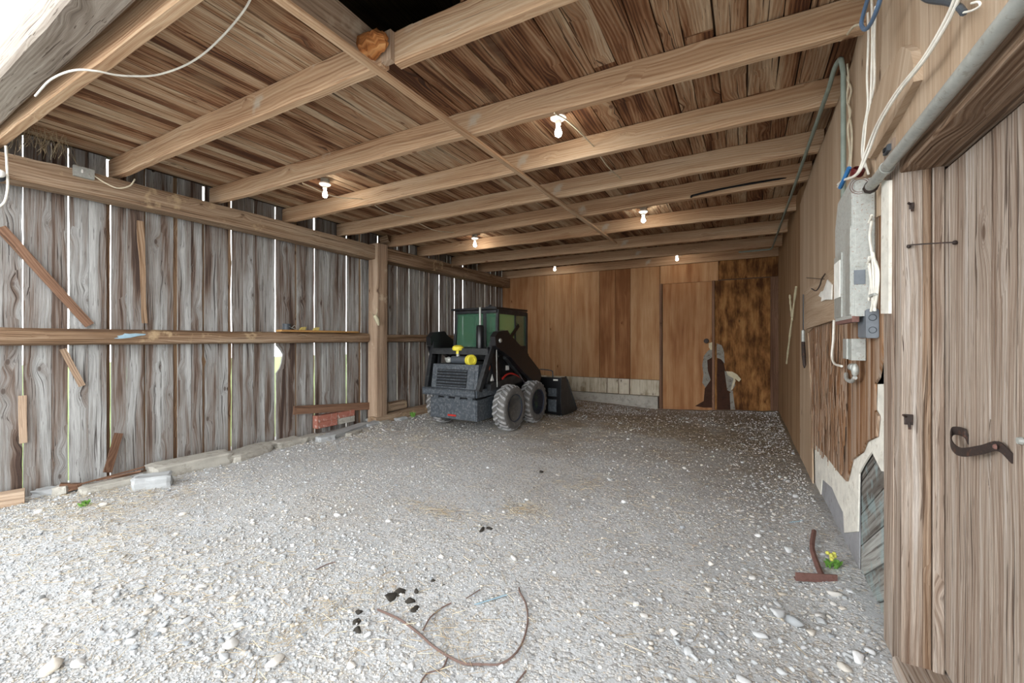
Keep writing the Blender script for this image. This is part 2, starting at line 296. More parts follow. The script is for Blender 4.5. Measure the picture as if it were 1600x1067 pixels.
# ------------------------------------------------------------------ mesh building
class MB:
    def __init__(s): s.v = []; s.f = []; s.uv = []; s.t = []
    def face(s, idx, uvs, tone): s.f.append(idx); s.uv.extend(uvs); s.t.append(tone)
    def loft(s, secs, closed=True, caps=True, tone=None, u0=None, v0=None):
        """secs: cross sections (lists of points) from end to end; u runs along, v around"""
        tone = random.random() if tone is None else tone
        u0 = random.uniform(0, 40) if u0 is None else u0; v0 = random.uniform(0, 40) if v0 is None else v0
        n = len(secs[0]); base = len(s.v)
        per = [0.0]
        for i in range(n): per.append(per[-1] + (Vector(secs[0][i]) - Vector(secs[0][(i + 1) % n])).length)
        u = 0.0
        for k, sec in enumerate(secs):
            s.v.extend([tuple(p) for p in sec])
        for k in range(len(secs) - 1):
            c0 = sum((Vector(p) for p in secs[k]), Vector()) / n; c1 = sum((Vector(p) for p in secs[k + 1]), Vector()) / n
            du = (c1 - c0).length
            for i in range(n if closed else n - 1):
                j = (i + 1) % n; a = base + k * n
                s.face((a + i, a + j, a + n + j, a + n + i),
                       [(u0 + u, v0 + per[i]), (u0 + u, v0 + per[i + 1]), (u0 + u + du, v0 + per[i + 1]), (u0 + u + du, v0 + per[i])], tone)
            u += du
        if caps and closed:
            for k, rev in ((0, True), (len(secs) - 1, False)):
                idx = [base + k * n + i for i in range(n)]
                pts = [Vector(secs[k][i]) for i in range(n)]; c = sum(pts, Vector()) / n
                if rev: idx = idx[::-1]; pts = pts[::-1]
                ax = (pts[0] - c); ax = ax.normalized() if ax.length > 1e-9 else Vector((1, 0, 0))
                nn = (pts[0] - c).cross(pts[1] - c); ay = nn.cross(ax); ay = ay.normalized() if ay.length > 1e-9 else Vector((0, 1, 0))
                s.face(tuple(idx), [(u0 + (p - c).dot(ax), v0 + (p - c).dot(ay)) for p in pts], tone)
        return s
    def board(s, p0, p1, wdir, W, T, nseg=1, wob=0.0, bev=0.0, tone=None, wob_t=0.0, seed=0, flare=None):
        """board from p0 to p1 (centre line); wdir = width direction; T along the normal"""
        p0, p1, wd = Vector(p0), Vector(p1), Vector(wdir).normalized()
        ax = (p1 - p0).normalized(); wd = (wd - ax * wd.dot(ax)).normalized(); nn = ax.cross(wd)
        secs = []
        for k in range(nseg + 1):
            q = p0.lerp(p1, k / nseg)
            a = W / 2 + (mnoise.noise(Vector((q.x * 3 + seed, q.y * 3, q.z * 3))) * wob)
            b = W / 2 + (mnoise.noise(Vector((q.x * 3 - seed, q.y * 3 + 9, q.z * 3))) * wob)
            h = T / 2
            o = wd * (mnoise.noise(Vector((q.x + seed, q.y, q.z + 5))) * wob_t)
            q = q + o
            if bev > 0:
                B = bev
                sec = [q - wd * (a - B) - nn * h, q + wd * (b - B) - nn * h, q + wd * b - nn * (h - B), q + wd * b + nn * (h - B),
                       q + wd * (b - B) + nn * h, q - wd * (a - B) + nn * h, q - wd * a + nn * (h - B), q - wd * a - nn * (h - B)]
            else:
                sec = [q - wd * a - nn * h, q + wd * b - nn * h, q + wd * b + nn * h, q - wd * a + nn * h]
            secs.append(sec)
        return s.loft(secs, tone=tone)
    def box(s, a, b, bev=0.0, tone=None):
        """axis box with its grain along the longest side"""
        a, b = Vector(a), Vector(b); c = (a + b) / 2; d = [abs(b[i] - a[i]) for i in range(3)]
        L = max(range(3), key=lambda i: d[i]); W = [i for i in range(3) if i != L]
        W = W[0] if d[W[0]] >= d[W[1]] else W[1]; T = 3 - L - W
        e = [Vector((1, 0, 0)), Vector((0, 1, 0)), Vector((0, 0, 1))]
        return s.board(c - e[L] * d[L] / 2, c + e[L] * d[L] / 2, e[W], d[W], d[T], bev=min(bev, d[T] * 0.45), tone=tone)
    def tube(s, pts, r, n=8, tone=None, caps=True):
        pts = [Vector(p) for p in pts]; secs = []; up = None
        for k, p in enumerate(pts):
            d = (pts[min(k + 1, len(pts) - 1)] - pts[max(k - 1, 0)])
            d = d.normalized() if d.length > 1e-9 else Vector((0, 0, 1))
            if up is None:
                up = Vector((0, 0, 1)) if abs(d.z) < 0.9 else Vector((1, 0, 0))
            x = (up - d * up.dot(d)).normalized(); up = x; y = d.cross(x)
            rr = r[k] if isinstance(r, (list, tuple)) else r
            secs.append([p + (x * math.cos(2 * math.pi * i / n) + y * math.sin(2 * math.pi * i / n)) * rr for i in range(n)])
        return s.loft(secs, caps=caps, tone=tone)
    def lathe(s, prof, o, axis=(0, 0, 1), n=24, tone=None):
        """prof: (radius, height) pairs"""
        o = Vector(o); ax = Vector(axis).normalized()
        x = ax.orthogonal().normalized(); y = ax.cross(x)
        secs = [[o + ax * h + (x * math.cos(2 * math.pi * i / n) + y * math.sin(2 * math.pi * i / n)) * max(r, 1e-4) for i in range(n)] for r, h in prof]
        return s.loft(secs, tone=tone)
    def prism(s, pts, off, tone=None, udir=(0, 0, 1)):
        """flat outline pts extruded by the vector off; u of the uv runs along udir"""
        tone = random.random() if tone is None else tone
        u0, v0 = random.uniform(0, 40), random.uniform(0, 40)
        P = [Vector(p) for p in pts]; off = Vector(off); ud = Vector(udir).normalized(); vd = off.normalized().cross(ud)
        n = len(P); base = len(s.v)
        s.v.extend([tuple(p) for p in P]); s.v.extend([tuple(p + off) for p in P])
        U = [(u0 + p.dot(ud), v0 + p.dot(vd)) for p in P]
        s.face(tuple(base + i for i in range(n)), U, tone)
        s.face(tuple(base + n + i for i in reversed(range(n))), U[::-1], tone)
        for i in range(n):
            j = (i + 1) % n
            s.face((base + i, base + n + i, base + n + j, base + j), [U[i], (U[i][0], U[i][1] + off.length), (U[j][0], U[j][1] + off.length), U[j]], tone)
        return s
    def ball(s, c, r, seg=12, rings=8, tone=None, sq=(1, 1, 1)):
        c = Vector(c); secs = []
        for k in range(rings + 1):
            a = math.pi * k / rings
            secs.append([c + Vector((math.cos(2 * math.pi * i / seg) * math.sin(a) * r * sq[0] + 0, math.sin(2 * math.pi * i / seg) * math.sin(a) * r * sq[1], -math.cos(a) * r * sq[2])) for i in range(seg)])
        secs[0] = [c + Vector((math.cos(2 * math.pi * i / seg) * 1e-4, math.sin(2 * math.pi * i / seg) * 1e-4, -r * sq[2])) for i in range(seg)]
        secs[-1] = [c + Vector((math.cos(2 * math.pi * i / seg) * 1e-4, math.sin(2 * math.pi * i / seg) * 1e-4, r * sq[2])) for i in range(seg)]
        return s.loft(secs, tone=tone)
    def build(s, name, mat, parent=None, smooth=False, world=True):
        me = bpy.data.meshes.new(name)
        o = bpy.data.objects.new(name, me)
        off = Vector((0, 0, 0))
        if parent is None:
            A = np.array(s.v); lo, hi = A.min(0), A.max(0)
            off = Vector(((lo[0] + hi[0]) / 2, (lo[1] + hi[1]) / 2, lo[2]))
            o.location = off
        elif world:
            p = parent
            while p is not None: off = off + p.location; p = p.parent
        vv = [(a[0] - off.x, a[1] - off.y, a[2] - off.z) for a in s.v]
        me.from_pydata(vv, [], s.f)
        uvl = me.uv_layers.new(name='UVMap')
        uvl.data.foreach_set('uv', np.array(s.uv, dtype=np.float32).ravel())
        at = me.attributes.new('tone', 'FLOAT', 'FACE'); at.data.foreach_set('value', np.array(s.t, dtype=np.float32))
        bm = bmesh.new(); bm.from_mesh(me); bmesh.ops.recalc_face_normals(bm, faces=bm.faces); bm.to_mesh(me); bm.free()
        if smooth:
            for p in me.polygons: p.use_smooth = True
            try:
                me.set_sharp_from_angle(angle=R(40))
            except Exception: pass
        me.materials.append(M[mat])
        COL.objects.link(o)
        if parent is not None: o.parent = parent
        return o

def tag(o, label, cat, group=None, kind=None):
    if label: o['label'] = label
    if cat: o['category'] = cat
    if group: o['group'] = group
    if kind: o['kind'] = kind
    return o
def struct(o): o['kind'] = 'structure'; return o
def empty(name, loc, label, cat, group=None, rz=0):
    o = bpy.data.objects.new(name, None); COL.objects.link(o); o.location = loc; o.rotation_euler = (0, 0, rz)
    return tag(o, label, cat, group)
def sempty(name, loc):
    o = bpy.data.objects.new(name, None); COL.objects.link(o); o.location = loc; o['kind'] = 'structure'; return o
def copy_tree(o, loc, label=None, group=None, rz=None):
    r = o.copy(); COL.objects.link(r); r.location = loc
    if rz is not None: r.rotation_euler = (0, 0, rz)
    if label: r['label'] = label
    if group: r['group'] = group
    for ch in list(o.children):
        c = ch.copy(); COL.objects.link(c); c.parent = r
        for g in list(ch.children):
            d = g.copy(); COL.objects.link(d); d.parent = c
    return r
def curve(pts, n=8):
    """Catmull-Rom through pts"""
    P = [Vector(p) for p in pts]; P = [P[0] * 2 - P[1]] + P + [P[-1] * 2 - P[-2]]; out = []
    for i in range(1, len(P) - 2):
        for k in range(n):
            t_ = k / n; a, b, c_, d = P[i - 1:i + 3]
            out.append(0.5 * ((2 * b) + (c_ - a) * t_ + (2 * a - 5 * b + 4 * c_ - d) * t_ * t_ + (3 * b - a - 3 * c_ + d) * t_ ** 3))
    out.append(P[-2]); return out

def ring(mb, o, axis, rad, r):
    ax = Vector(axis).normalized(); x_ = ax.orthogonal().normalized(); y_ = ax.cross(x_); o = Vector(o)
    return mb.tube([o + (x_ * math.cos(a) + y_ * math.sin(a)) * rad for a in [2 * math.pi * k / 20 for k in range(21)]], r, 5)
def sstep(a, b, x): t_ = max(0, min(1, (x - a) / (b - a))); return t_ * t_ * (3 - 2 * t_)
def gz(x, y):
    z = 0.018 * mnoise.noise(Vector((x * 0.9, y * 0.9, 0))) + 0.008 * mnoise.noise(Vector((x * 3, y * 3, 3)))
    z += -0.12 * sstep(7.6, 10.2, y) * sstep(0.4, -2.0, x)
    z += 0.05 * sstep(1.1, 0.0, abs(x + 3.6) / 1.6) * sstep(9.0, 9.8, y) * 1.5
    z += 0.04 * sstep(0.25, 0.6, x)
    z += -0.03 * sstep(-5.7, -6.1, x)
    return z

# ------------------------------------------------------------------ ground
def grid(x0, x1, y0, y1, nx, ny, zf, name, mat):
    xs = np.linspace(x0, x1, nx); ys = np.linspace(y0, y1, ny)
    v = [(x, y, zf(x, y)) for y in ys for x in xs]
    f = [(j * nx + i, j * nx + i + 1, (j + 1) * nx + i + 1, (j + 1) * nx + i) for j in range(ny - 1) for i in range(nx - 1)]
    me = bpy.data.meshes.new(name); me.from_pydata(v, [], f); me.materials.append(M[mat])
    for p in me.polygons: p.use_smooth = True
    o = bpy.data.objects.new(name, me); COL.objects.link(o); return struct(o)
grid(-6.5, 1.0, -0.6, 10.7, 190, 280, gz, 'floor', 'ground')
grid(-40, 40, -40, -0.6, 3, 3, lambda x, y: -0.03, 'ground_outside_front', 'ground')
grid(-40, -6.5, -0.6, 40, 3, 3, lambda x, y: -0.05, 'ground_outside_left', 'grass')

# ------------------------------------------------------------------ left wall: upright boards, slits and battens
gaps = [(-60, .012, 0), (-12, .01, 0), (36, .014, 0), (80, .003, 0), (107, .026, 0), (138, .004, 0), (170, .045, 1), (198, .004, 0), (226, .024, 1), (251, .004, 0), (274, .05, 1), (298, .004, 0),
        (318, .028, 1), (340, .004, 0), (359, .055, 1), (379, .004, 0), (396, .022, 1), (413, .004, 0), (430, .045, 0), (447, .004, 0), (462, .03, 1), (477, .005, 0), (491, .04, 1), (503, .004, 0), (515, .004, 0), (529, .004, 0),
        (541, .03, 1), (552, .004, 0), (562, .05, 1), (575, .004, 0), (590, .02, 1), (606, .004, 0), (620, .05, 0), (630, .01, 1), (639, .04, 0), (648, .006, 1), (655, .03, 0), (662, .03, 0), (669.5, .05, 0), (678, .006, 1), (686, .03, 1),
        (692, .006, 1), (698, .045, 1), (704, .01, 1), (710, .06, 0), (717, .01, 1), (723, .04, 1), (730, .01, 1), (737, .01, 1), (745, .045, 0), (751, .01, 1), (757, .045, 0), (766, .02, 1), (774, .045, 0), (784, .03, 1), (790, .08, 0)]
gy = sorted([(onX(p, 500, XL).y, g, b) for p, g, b in gaps if onX(p, 500, XL).y < YB + .1])
gy = [(a_, (b_ * .55 if not c_ else b_), c_) for a_, b_, c_ in gy]
gy = [(YF - 0.02, .0, 0)] + [g for g in gy if g[0] > YF + .05] + [(YB + .05, 0, 0)]
mbw = MB(); mbb = MB()
notches = {430: (onX(430, 588, XL).z, onX(430, 545, XL).z)}
y430 = onX(430, 500, XL).y
holes = [(onX(437, 560, XL).y, onX(437, 560, XL).z, 0.10, 0.17), (onX(597, 600, XL).y, onX(597, 600, XL).z, 0.03, 0.06), (onX(283, 380, XL).y, onX(283, 380, XL).z, 0.012, 0.018),
         (onX(450, 405, XL).y, onX(450, 405, XL).z, 0.02, 0.025), (onX(350, 608, XL).y, onX(350, 608, XL).z, 0.018, 0.02), (onX(318, 565, XL).y, onX(318, 565, XL).z, 0.02, 0.03),
         (onX(615, 611, XL).y, onX(615, 611, XL).z, 0.03, 0.03), (onX(731, 464, XL).y, onX(731, 464, XL).z, 0.03, 0.03), (onX(616, 496, XL).y, onX(616, 496, XL).z, 0.025, 0.03)]
for k in range(len(gy) - 1):
    ya = gy[k][0] + gy[k][1] / 2; yb = gy[k + 1][0] - gy[k + 1][1] / 2
    if yb - ya < 0.02: continue
    ztop = (4.1 if yb > 2.25 else 3.55) + random.uniform(-.03, .03); zbot = -0.12 + random.uniform(0, .06)
    tone = random.random(); u0, v0 = random.uniform(0, 40), random.uniform(0, 40)
    T = 0.022; xo = XL + random.uniform(-.012, .004)
    nz = 60; cols = 2
    live = random.uniform(0.002, 0.007)
    sd = random.uniform(0, 99)
    def eL(z): return ya + mnoise.noise(Vector((sd, z * 2.2, 0))) * live + mnoise.noise(Vector((sd, z * 9, 4))) * live * .4
    def eR(z): return yb + mnoise.noise(Vector((sd + 50, z * 2.2, 0))) * live + mnoise.noise(Vector((sd + 50, z * 9, 4))) * live * .4
    secs = []
    for i in range(nz + 1):
        z = zbot + (ztop - zbot) * i / nz
        a, b = eL(z), eR(z)
        for hy, hz, hw, hh in holes:                       # knot holes and broken edges let the daylight in
            e = 1 - ((z - hz) / hh) ** 2
            if e > 0 and ya - .02 <= hy <= yb + .02:
                if hy - ya < yb - hy: a = max(a, ya + (hw + 0.3 * hw * mnoise.noise(Vector((z * 30, hy, 0)))) * math.sqrt(e) * 1.0)
                else: b = min(b, yb - (hw + 0.3 * hw * mnoise.noise(Vector((z * 30, hy, 0)))) * math.sqrt(e))
        secs.append([Vector((xo + T / 2, a, z)), Vector((xo + T / 2, b, z)), Vector((xo - T / 2, b, z)), Vector((xo - T / 2, a, z))])
    mbw.loft(secs, tone=tone, u0=u0, v0=v0)
    if gy[k + 1][2] and gy[k + 1][1] > 0.02:
        yc = gy[k + 1][0] + random.uniform(-.02, .02)
        mbb.board((XL - .04, yc, -0.1), (XL - .04, yc, random.choice([4.1, 4.1, 3.2])), (0, 1, 0), .075, .018, nseg=30, wob=.012, seed=k * 3.1)
wl_ = struct(mbw.build('wall_left', 'barn'))
struct(mbb.build('trim_1', 'batten'))

# ------------------------------------------------------------------ ceiling boards (the loft floor) with the torn hole
mb = MB(); x = -6.0; k = 0
HX0, HX1, HY0, HY1 = -2.25, 0.8, 1.12, 2.02
while x < 1.2:
    wdt = random.uniform(.13, .21) if x > -3.2 else random.uniform(.07, .15)
    x1 = x + wdt - random.uniform(.004, .012); xc = (x + x1) / 2
    brk = sorted(random.sample([2.95, 3.9, 4.85, 5.75, 6.8, 8.1, 9.2], 2)) if k % 2 else [5.75]
    ys = [0.86 + random.uniform(-.03, .03)] + brk + [YB + .02]
    for a, b in zip(ys[:-1], ys[1:]):
        segs = [(a, b)]
        if HX0 < xc < HX1:
            segs = []
            if a < HY0: segs.append((a, min(b, HY0 + random.uniform(-.03, .03))))
            if b > HY1: segs.append((max(a, HY1 - .02 + random.uniform(-.02, .02)), b))
        for (p, q) in segs:
            if q - p < .05: continue
            zz = ZC + .012 + random.uniform(-.0, .008)
            mb.board((xc, p + .003, zz), (xc, q - .003, zz), (1, 0, 0), x1 - x, .022, nseg=max(2, int((q - p) / .3)), wob=.008, seed=k * 1.7)
    x = x1 + random.uniform(.003, .010); k += 1
struct(mb.build('ceiling', 'ceil'))

# the dark loft over it
mb = MB()
mb.board((-6.6, 0.6, 4.05), (-6.6, YB + .3, 4.05), (0, 0, 1), .0, .0) if False else None
for sx_, xa, xb in ((0, -6.6, -2.4), (1, 1.8, -2.4)):
    n_ = 14
    for i in range(n_):
        a = i / n_; b = (i + 1) / n_
        pa = Vector((xa + (xb - xa) * a, 0, 4.05 + 2.0 * a)); pb = Vector((xa + (xb - xa) * b, 0, 4.05 + 2.0 * b)); c_ = (pa + pb) / 2
        mb.board((c_.x, 2.25 if c_.x < -3.4 else 0.76, c_.z), (c_.x, YB + .3, c_.z), pb - pa, (pb - pa).length + .02, .025)
struct(mb.build('roof', 'loft'))
mb = MB(); y = -6.6
while y < 1.8:
    yq = 2.25 if y + .1 < -3.4 else .80
    mb.board((y + .1, yq, 3.5), (y + .1, yq, 6.1 - abs(y + 2.5) * .4), (1, 0, 0), .205, .02); y += .2
y = .8
while y < 2.2: mb.board((-3.42, y + .1, 3.5), (-3.42, y + .1, 5.7), (0, 1, 0), .205, .02); y += .2
struct(mb.build('wall_front', 'loft'))
mb = MB(); mb.box((-6.2, .90, ZC + .035), (-2.3, YB, ZC + .05)); mb.box((-2.3, 2.06, ZC + .035), (1.2, YB, ZC + .05)); mb.box((-2.3, .90, ZC + .035), (1.2, 1.08, ZC + .05)); struct(mb.build('loft_leak_blocker', 'loft'))  # added sheets above the boards, block daylight leaking through their gaps
mb = MB()
mb.box((1.2, .7, -.1), (1.25, YB + .2, 4.3)); struct(mb.build('wall_loft', 'loft'))

# ------------------------------------------------------------------ back wall
def pw(mb, pts, Y, T, **k): mb.prism([onY(px, py, Y) for px, py in pts], (0, T, 0), **k)
def rect(mb, xa, xb, za, zb, Y, T=.012, tone=None): mb.prism([(xa, Y, za), (xb, Y, za), (xb, Y, zb), (xa, Y, zb)], (0, T, 0), tone=tone)
Xp = lambda px: onY(px, 500, YB).x
wb = sempty('wall_back', (-2.8, YB, 0))
mb = MB(); mb.box((-6.4, YB + .02, -.25), (1.2, YB + .06, 5.9)); mb.build('backing_board', 'loft', wb)
mb = MB()
seams = [(-6.12, Xp(797), .55), (Xp(797), Xp(851), .55), (Xp(851), Xp(893), .85), (Xp(893), Xp(936.5), .8), (Xp(936.5), Xp(961), .22), (Xp(961), Xp(985), .1), (Xp(985), Xp(1031), .75)]
for a, b, tn_ in seams:
    rect(mb, a + .004, b - .004, .56 if a > -4.5 else .5, ZJ + .02, YB, .012, tn_)
rect(mb, Xp(1031) + .01, Xp(1122), 2.84, ZJ + .02, YB - .003, .012, .55)
o = mb.build('plywood_panel', 'ply', wb)
mb = MB(); rect(mb, Xp(1122) + .006, .62, 2.86, ZJ + .02, YB - .003, .012, .25); mb.build('header_panel', 'plydark', wb)
mb = MB()
zA, zB = onY(980, 616, YB).z, .56
for a, b in ((780, 948), (949, 966), (967, 983), (984.5, 1030)): rect(mb, Xp(a), Xp(b), .18, .55, YB - .004, .02)
mb.build('lower_board', 'whiteboard', wb)
mb = MB(); mb.prism([(-6.1, YB - .10, -.3), (Xp(1029), YB - .10, -.3), (Xp(1029), YB - .10, .17), (-6.1, YB - .10, .17)], (0, .12, 0)); mb.build('foundation', 'concrete', wb)
# double door
def dpx(x_, y_): return (1030 + x_ / 4.105, 400 + y_ / 4.105)
d1 = sempty('door_1', (Xp(1074), YB - .02, 0))
mb = MB(); rect(mb, Xp(1036), Xp(1112.5), -.17, 2.83, YB - .03, .03, .45); mb.build('door_panel', 'ply', d1)
mb = MB(); mb.lathe([(0.0, 0), (.05, .0), (.055, .01), (.03, .02), (.028, .045), (.045, .055), (.045, .075), (0, .08)], onY(*dpx(303, 545), YB - .035), (0, -1, 0), 16); mb.build('door_knob', 'iron', d1, smooth=True)
mb = MB(); pw(mb, [dpx(*p) for p in [(286, 640), (310, 610), (338, 588), (345, 640), (318, 680), (312, 730), (330, 790), (300, 850), (276, 812), (284, 760), (276, 700)]], YB - .034, .004); mb.build('torn_insulation', 'foil', d1)
mb = MB(); pw(mb, [dpx(*p) for p in [(318, 560), (340, 552), (341, 600), (330, 604), (318, 585)]], YB - .036, .005); mb.build('foam_patch', 'foam', d1)
mb = MB(); pw(mb, [dpx(*p) for p in [(308, 668), (340, 650), (341, 972), (285, 972), (230, 962), (285, 930), (292, 850), (330, 795), (312, 735)]], YB - .0345, .004); mb.build('rotten_patch', 'darkwet', d1)
d2 = sempty('door_2', (Xp(1160), YB - .02, 0))
mb = MB(); rect(mb, Xp(1117), Xp(1203.5), -.1, 2.83, YB - .03, .03, .5); mb.build('door_panel', 'plydark', d2)
mb = MB(); pw(mb, [dpx(*p) for p in [(368, 560), (400, 572), (416, 610), (420, 690), (395, 660), (370, 652)]], YB - .036, .004); pw(mb, [dpx(*p) for p in [(420, 738), (455, 745), (495, 775), (480, 790), (488, 830), (460, 872), (436, 860), (428, 800)]], YB - .036, .004)
pw(mb, [dpx(*p) for p in [(452, 880), (472, 860), (480, 930), (488, 985), (458, 985)]], YB - .036, .004); mb.build('torn_insulation', 'foil', d2)
mb = MB(); pw(mb, [dpx(*p) for p in [(430, 738), (470, 742), (500, 760), (525, 790), (512, 806), (485, 785), (490, 800), (470, 855), (458, 860), (478, 785), (440, 765)]], YB - .042, .005); mb.build('foam_patch', 'foam', d2)
mb = MB(); pw(mb, [dpx(*p) for p in [(372, 655), (410, 668), (428, 745), (430, 850), (455, 880), (458, 985), (370, 985)]], YB - .0345, .004); mb.build('rotten_patch', 'darkwet', d2)
mb = MB()
mb.box((Xp(1031), YB - .05, -.16), (Xp(1035), YB, 2.84)); mb.box((Xp(1113), YB - .055, -.14), (Xp(1116.6), YB, 2.84)); mb.box((Xp(1203.8), YB - .05, -.1), (.60, YB, 2.84))
struct(mb.build('trim_2', 'redwood'))

# ------------------------------------------------------------------ right wall: old boards under sheets of plywood
mb = MB(); x = .75
DY0, DY1, DZ = 1.15, 2.42, 2.23
mbr = MB()
yy = .75
while yy < YB + .1:
    wdt = .22
    yc = yy + wdt / 2
    if yc > DY1 + .05 or yc < DY0 - .05: mbr.board((.69, yc, -.1), (.69, yc, 3.6), (0, 1, 0), wdt - .004, .03)
    else: mbr.board((.69, yc, DZ + .02), (.69, yc, 3.6), (0, 1, 0), wdt - .004, .03)
    yy += wdt
struct(mbr.build('wall_right', 'loft'))
mb = MB()                                                  # diagonal old boards beside the door
for i in range(7):
    zc = -.1 + i * .2
    mb.prism([(.640, 2.62, zc + .0), (.640, 3.40, zc - .5), (.640, 3.40, zc - .5 + .19), (.640, 2.62, zc + .19)], (.018, 0, 0), udir=(0, .8, -.5))
struct(mb.build('wall_right_boards', 'greywood'))
def px_poly(mb, pts, X, T=.01, **k): mb.prism([onX(px, py, X) for px, py in pts], (T, 0, 0), **k)
def rag(pts, amp, step=6, seed=1):
    rr = random.Random(seed); out = []; pts = [q[:2] for q in pts]
    for i in range(len(pts)):
        a, b = pts[i], pts[(i + 1) % len(pts)]
        L = math.dist(a, b); n_ = max(1, int(L / step)) if (len(a) > 2) else 1
        for k_ in range(n_):
            t_ = k_ / n_; j = amp if k_ else 0
            out.append((a[0] + (b[0] - a[0]) * t_ + rr.uniform(-j, j) * .5, a[1] + (b[1] - a[1]) * t_ + rr.uniform(-j, j)))
    return out
mb = MB()
px_poly(mb, rag([(1269, 640), (1394, 560), (1394, 738), (1377, 736, 1), (1362, 706, 1), (1350, 725, 1), (1342, 740), (1340, 830), (1319, 832), (1317, 800), (1310, 786, 1), (1300, 762, 1), (1284, 748), (1281, 786), (1269, 782)], 3, 4), .621, .008)
px_poly(mb, [(1372, 262), (1395, 262), (1395, 600), (1372, 600)], .621, .008)
struct(mb.build('wall_right_paint', 'paint'))
mb = MB(); px_poly(mb, rag([(1275, 700), (1344, 700), (1342, 932), (1334, 934, 1), (1314, 925), (1304, 862), (1292, 820), (1275, 775)], 2, 5), .631, .006); struct(mb.build('wall_right_panel', 'greypanel'))
mb = MB(); mb.box((.585, 3.18, -.05), (.648, 3.34, .60)); mb2 = mb
px_poly(mb, [(1341, 825), (1341, 935), (1318, 930), (1319, 832)], .63, .02); mb2 = None
# far sheets (4 ft wide), ragged top edge
mb = MB()
ys = [YB, 9.25, 8.05, 6.85, 5.66]
for i, (a, b) in enumerate(zip(ys[:-1], ys[1:])):
    top = [(XR, a, ZC - .05)]; n_ = 10
    for k_ in range(1, n_): yq = a + (b - a) * k_ / n_; top.append((XR, yq, ZC - .08 + .05 * math.sin(yq * 5) + random.uniform(-.015, .015)))
    top.append((XR, b, ZC - .05))
    mb.prism([(XR, a, -.05)] + top + [(XR, b + .004, -.05)], (.012, 0, 0), tone=.2 + .25 * random.random())
struct(mb.build('wall_right_sheets', 'plytan'))
mb = MB()
px_poly(mb, rag([(1250, 790), (1250, 320), (1270, 258, 1), (1296, 195, 1), (1330, 100), (1368, -60), (1366, 420), (1262, 520), (1268, 640), (1270, 792), (1262, 772)], 3, 14), XR - .004, .012, tone=.5)
px_poly(mb, [(1369, -300), (1446, -600), (1446, 198), (1411, 240), (1411, 310), (1400, 322), (1369, 340)], XR, .012, tone=.75)
struct(mb.build('wall_right_sheet', 'plygrey'))
mb = MB()
mb.prism([(XR - .002, DY1 - .1, DZ + .08), (XR - .002, .76, DZ + .08), (XR - .002, .76, ZC - .02), (XR - .002, DY1 - .1, ZC - .02)], (.012, 0, 0), tone=.8)
mb.prism([(XR - .002, DY0 - .1, -.05), (XR - .002, .76, -.05), (XR - .002, .76, DZ + .08), (XR - .002, DY0 - .1, DZ + .08)], (.012, 0, 0), tone=.7)
struct(mb.build('wall_right_upper', 'plygrey'))
# the sheet with the splintered lower half
mb = MB()
px_poly(mb, rag([(1260, 470), (1300, 400), (1378, 300), (1378, 540), (1377, 560, 1), (1372, 590, 1), (1366, 600), (1365, 640), (1371, 650), (1368, 682, 1), (1352, 690, 1), (1346, 706, 1), (1330, 718, 1), (1322, 752, 1), (1310, 738, 1), (1290, 712, 1), (1270, 690), (1267, 620)], 3, 4), XR + .006, .012, tone=.5)
struct(mb.build('wall_right_splintered', 'splinter'))
mb = MB(); rr = random.Random(4)                            # loose splinters standing off the sheet
for i in range(150):
    px_ = rr.uniform(1269, 1324); top = rr.uniform(505, 640); ln = rr.uniform(40, 120); lean = rr.uniform(-5, 3)
    a = onX(px_, top, XR - .001); b = onX(px_ + lean, min(top + ln, 700 + (px_ - 1270) * 1.0), XR - rr.uniform(.001, .02))
    if b.z < a.z: mb.board(a, b, (0, 1, 0), rr.uniform(.006, .02), .003, nseg=3, wob=.004, seed=i, tone=rr.random() * .5)
struct(mb.build('wall_right_splinters', 'splinter'))
# vertical white strip beside the box
tag(MB().prism([onX(px, py, .578) for px, py in [(1377, 282), (1389, 282), (1388, 490), (1376, 490)]], (.012, 0, 0)).build('painted_strip', 'paint'), 'narrow white strip standing against the wall between grey box and door frame', 'strip')
# ------------------------------------------------------------------ plank door and its frame
dr = sempty('door_3', (.74, 1.8, .1))
mb = MB(); yy = DY1 + .03
for wdt in (.24, .17, .21, .19, .18, .2, .12):
    y2 = max(yy - wdt, DY0 + .01); yc = (yy + y2) / 2
    mb.board((.745, yc, .12), (.745, yc, DZ - .015), (0, 1, 0), yy - y2 - .004, .03, nseg=12, wob=.003, seed=yc * 9); yy = y2
mb.build('door_boards', 'door', dr)
Xd = .727
hp = [onX(1488, 674, Xd), onX(1486, 690, Xd - .03), onX(1492, 700, Xd - .055), onX(1510, 702, Xd - .06), onX(1540, 699, Xd - .045), onX(1560, 697, Xd - .02), onX(1580, 716, Xd - .004)]
hp[0] = onX(1512, 690, Xd - .002); P = curve([onX(1512, 688, Xd), onX(1505, 676, Xd - .01), onX(1487, 674, Xd - .02), onX(1486, 694, Xd - .04), onX(1500, 706, Xd - .045), onX(1530, 703, Xd - .03), onX(1558, 697, Xd - .015), onX(1580, 716, Xd - .002)], 8)
mb = MB(); secs = []
for p in P:
    secs.append([p + Vector((0, 0, -.016)), p + Vector((.004, 0, -.016)), p + Vector((.004, 0, .016)), p + Vector((0, 0, .016))])
mb.loft(secs); mb.build('door_handle', 'iron', dr)
mb = MB(); mb.lathe([(0, 0), (.009, 0), (.006, .006), (0, .007)], onX(1556, 698, Xd - .02), (-1, 0, 0), 10); mb.build('bolt', 'rust', dr)
mb = MB(); mb.lathe([(0, 0), (.012, 0), (.010, .01), (0, .012)], onX(1597, 689, Xd - .002), (-1, 0, 0), 10); mb.build('bolt', 'greymetal', dr)
fr = sempty('trim_3', (.66, 2.5, 0))
mb = MB()
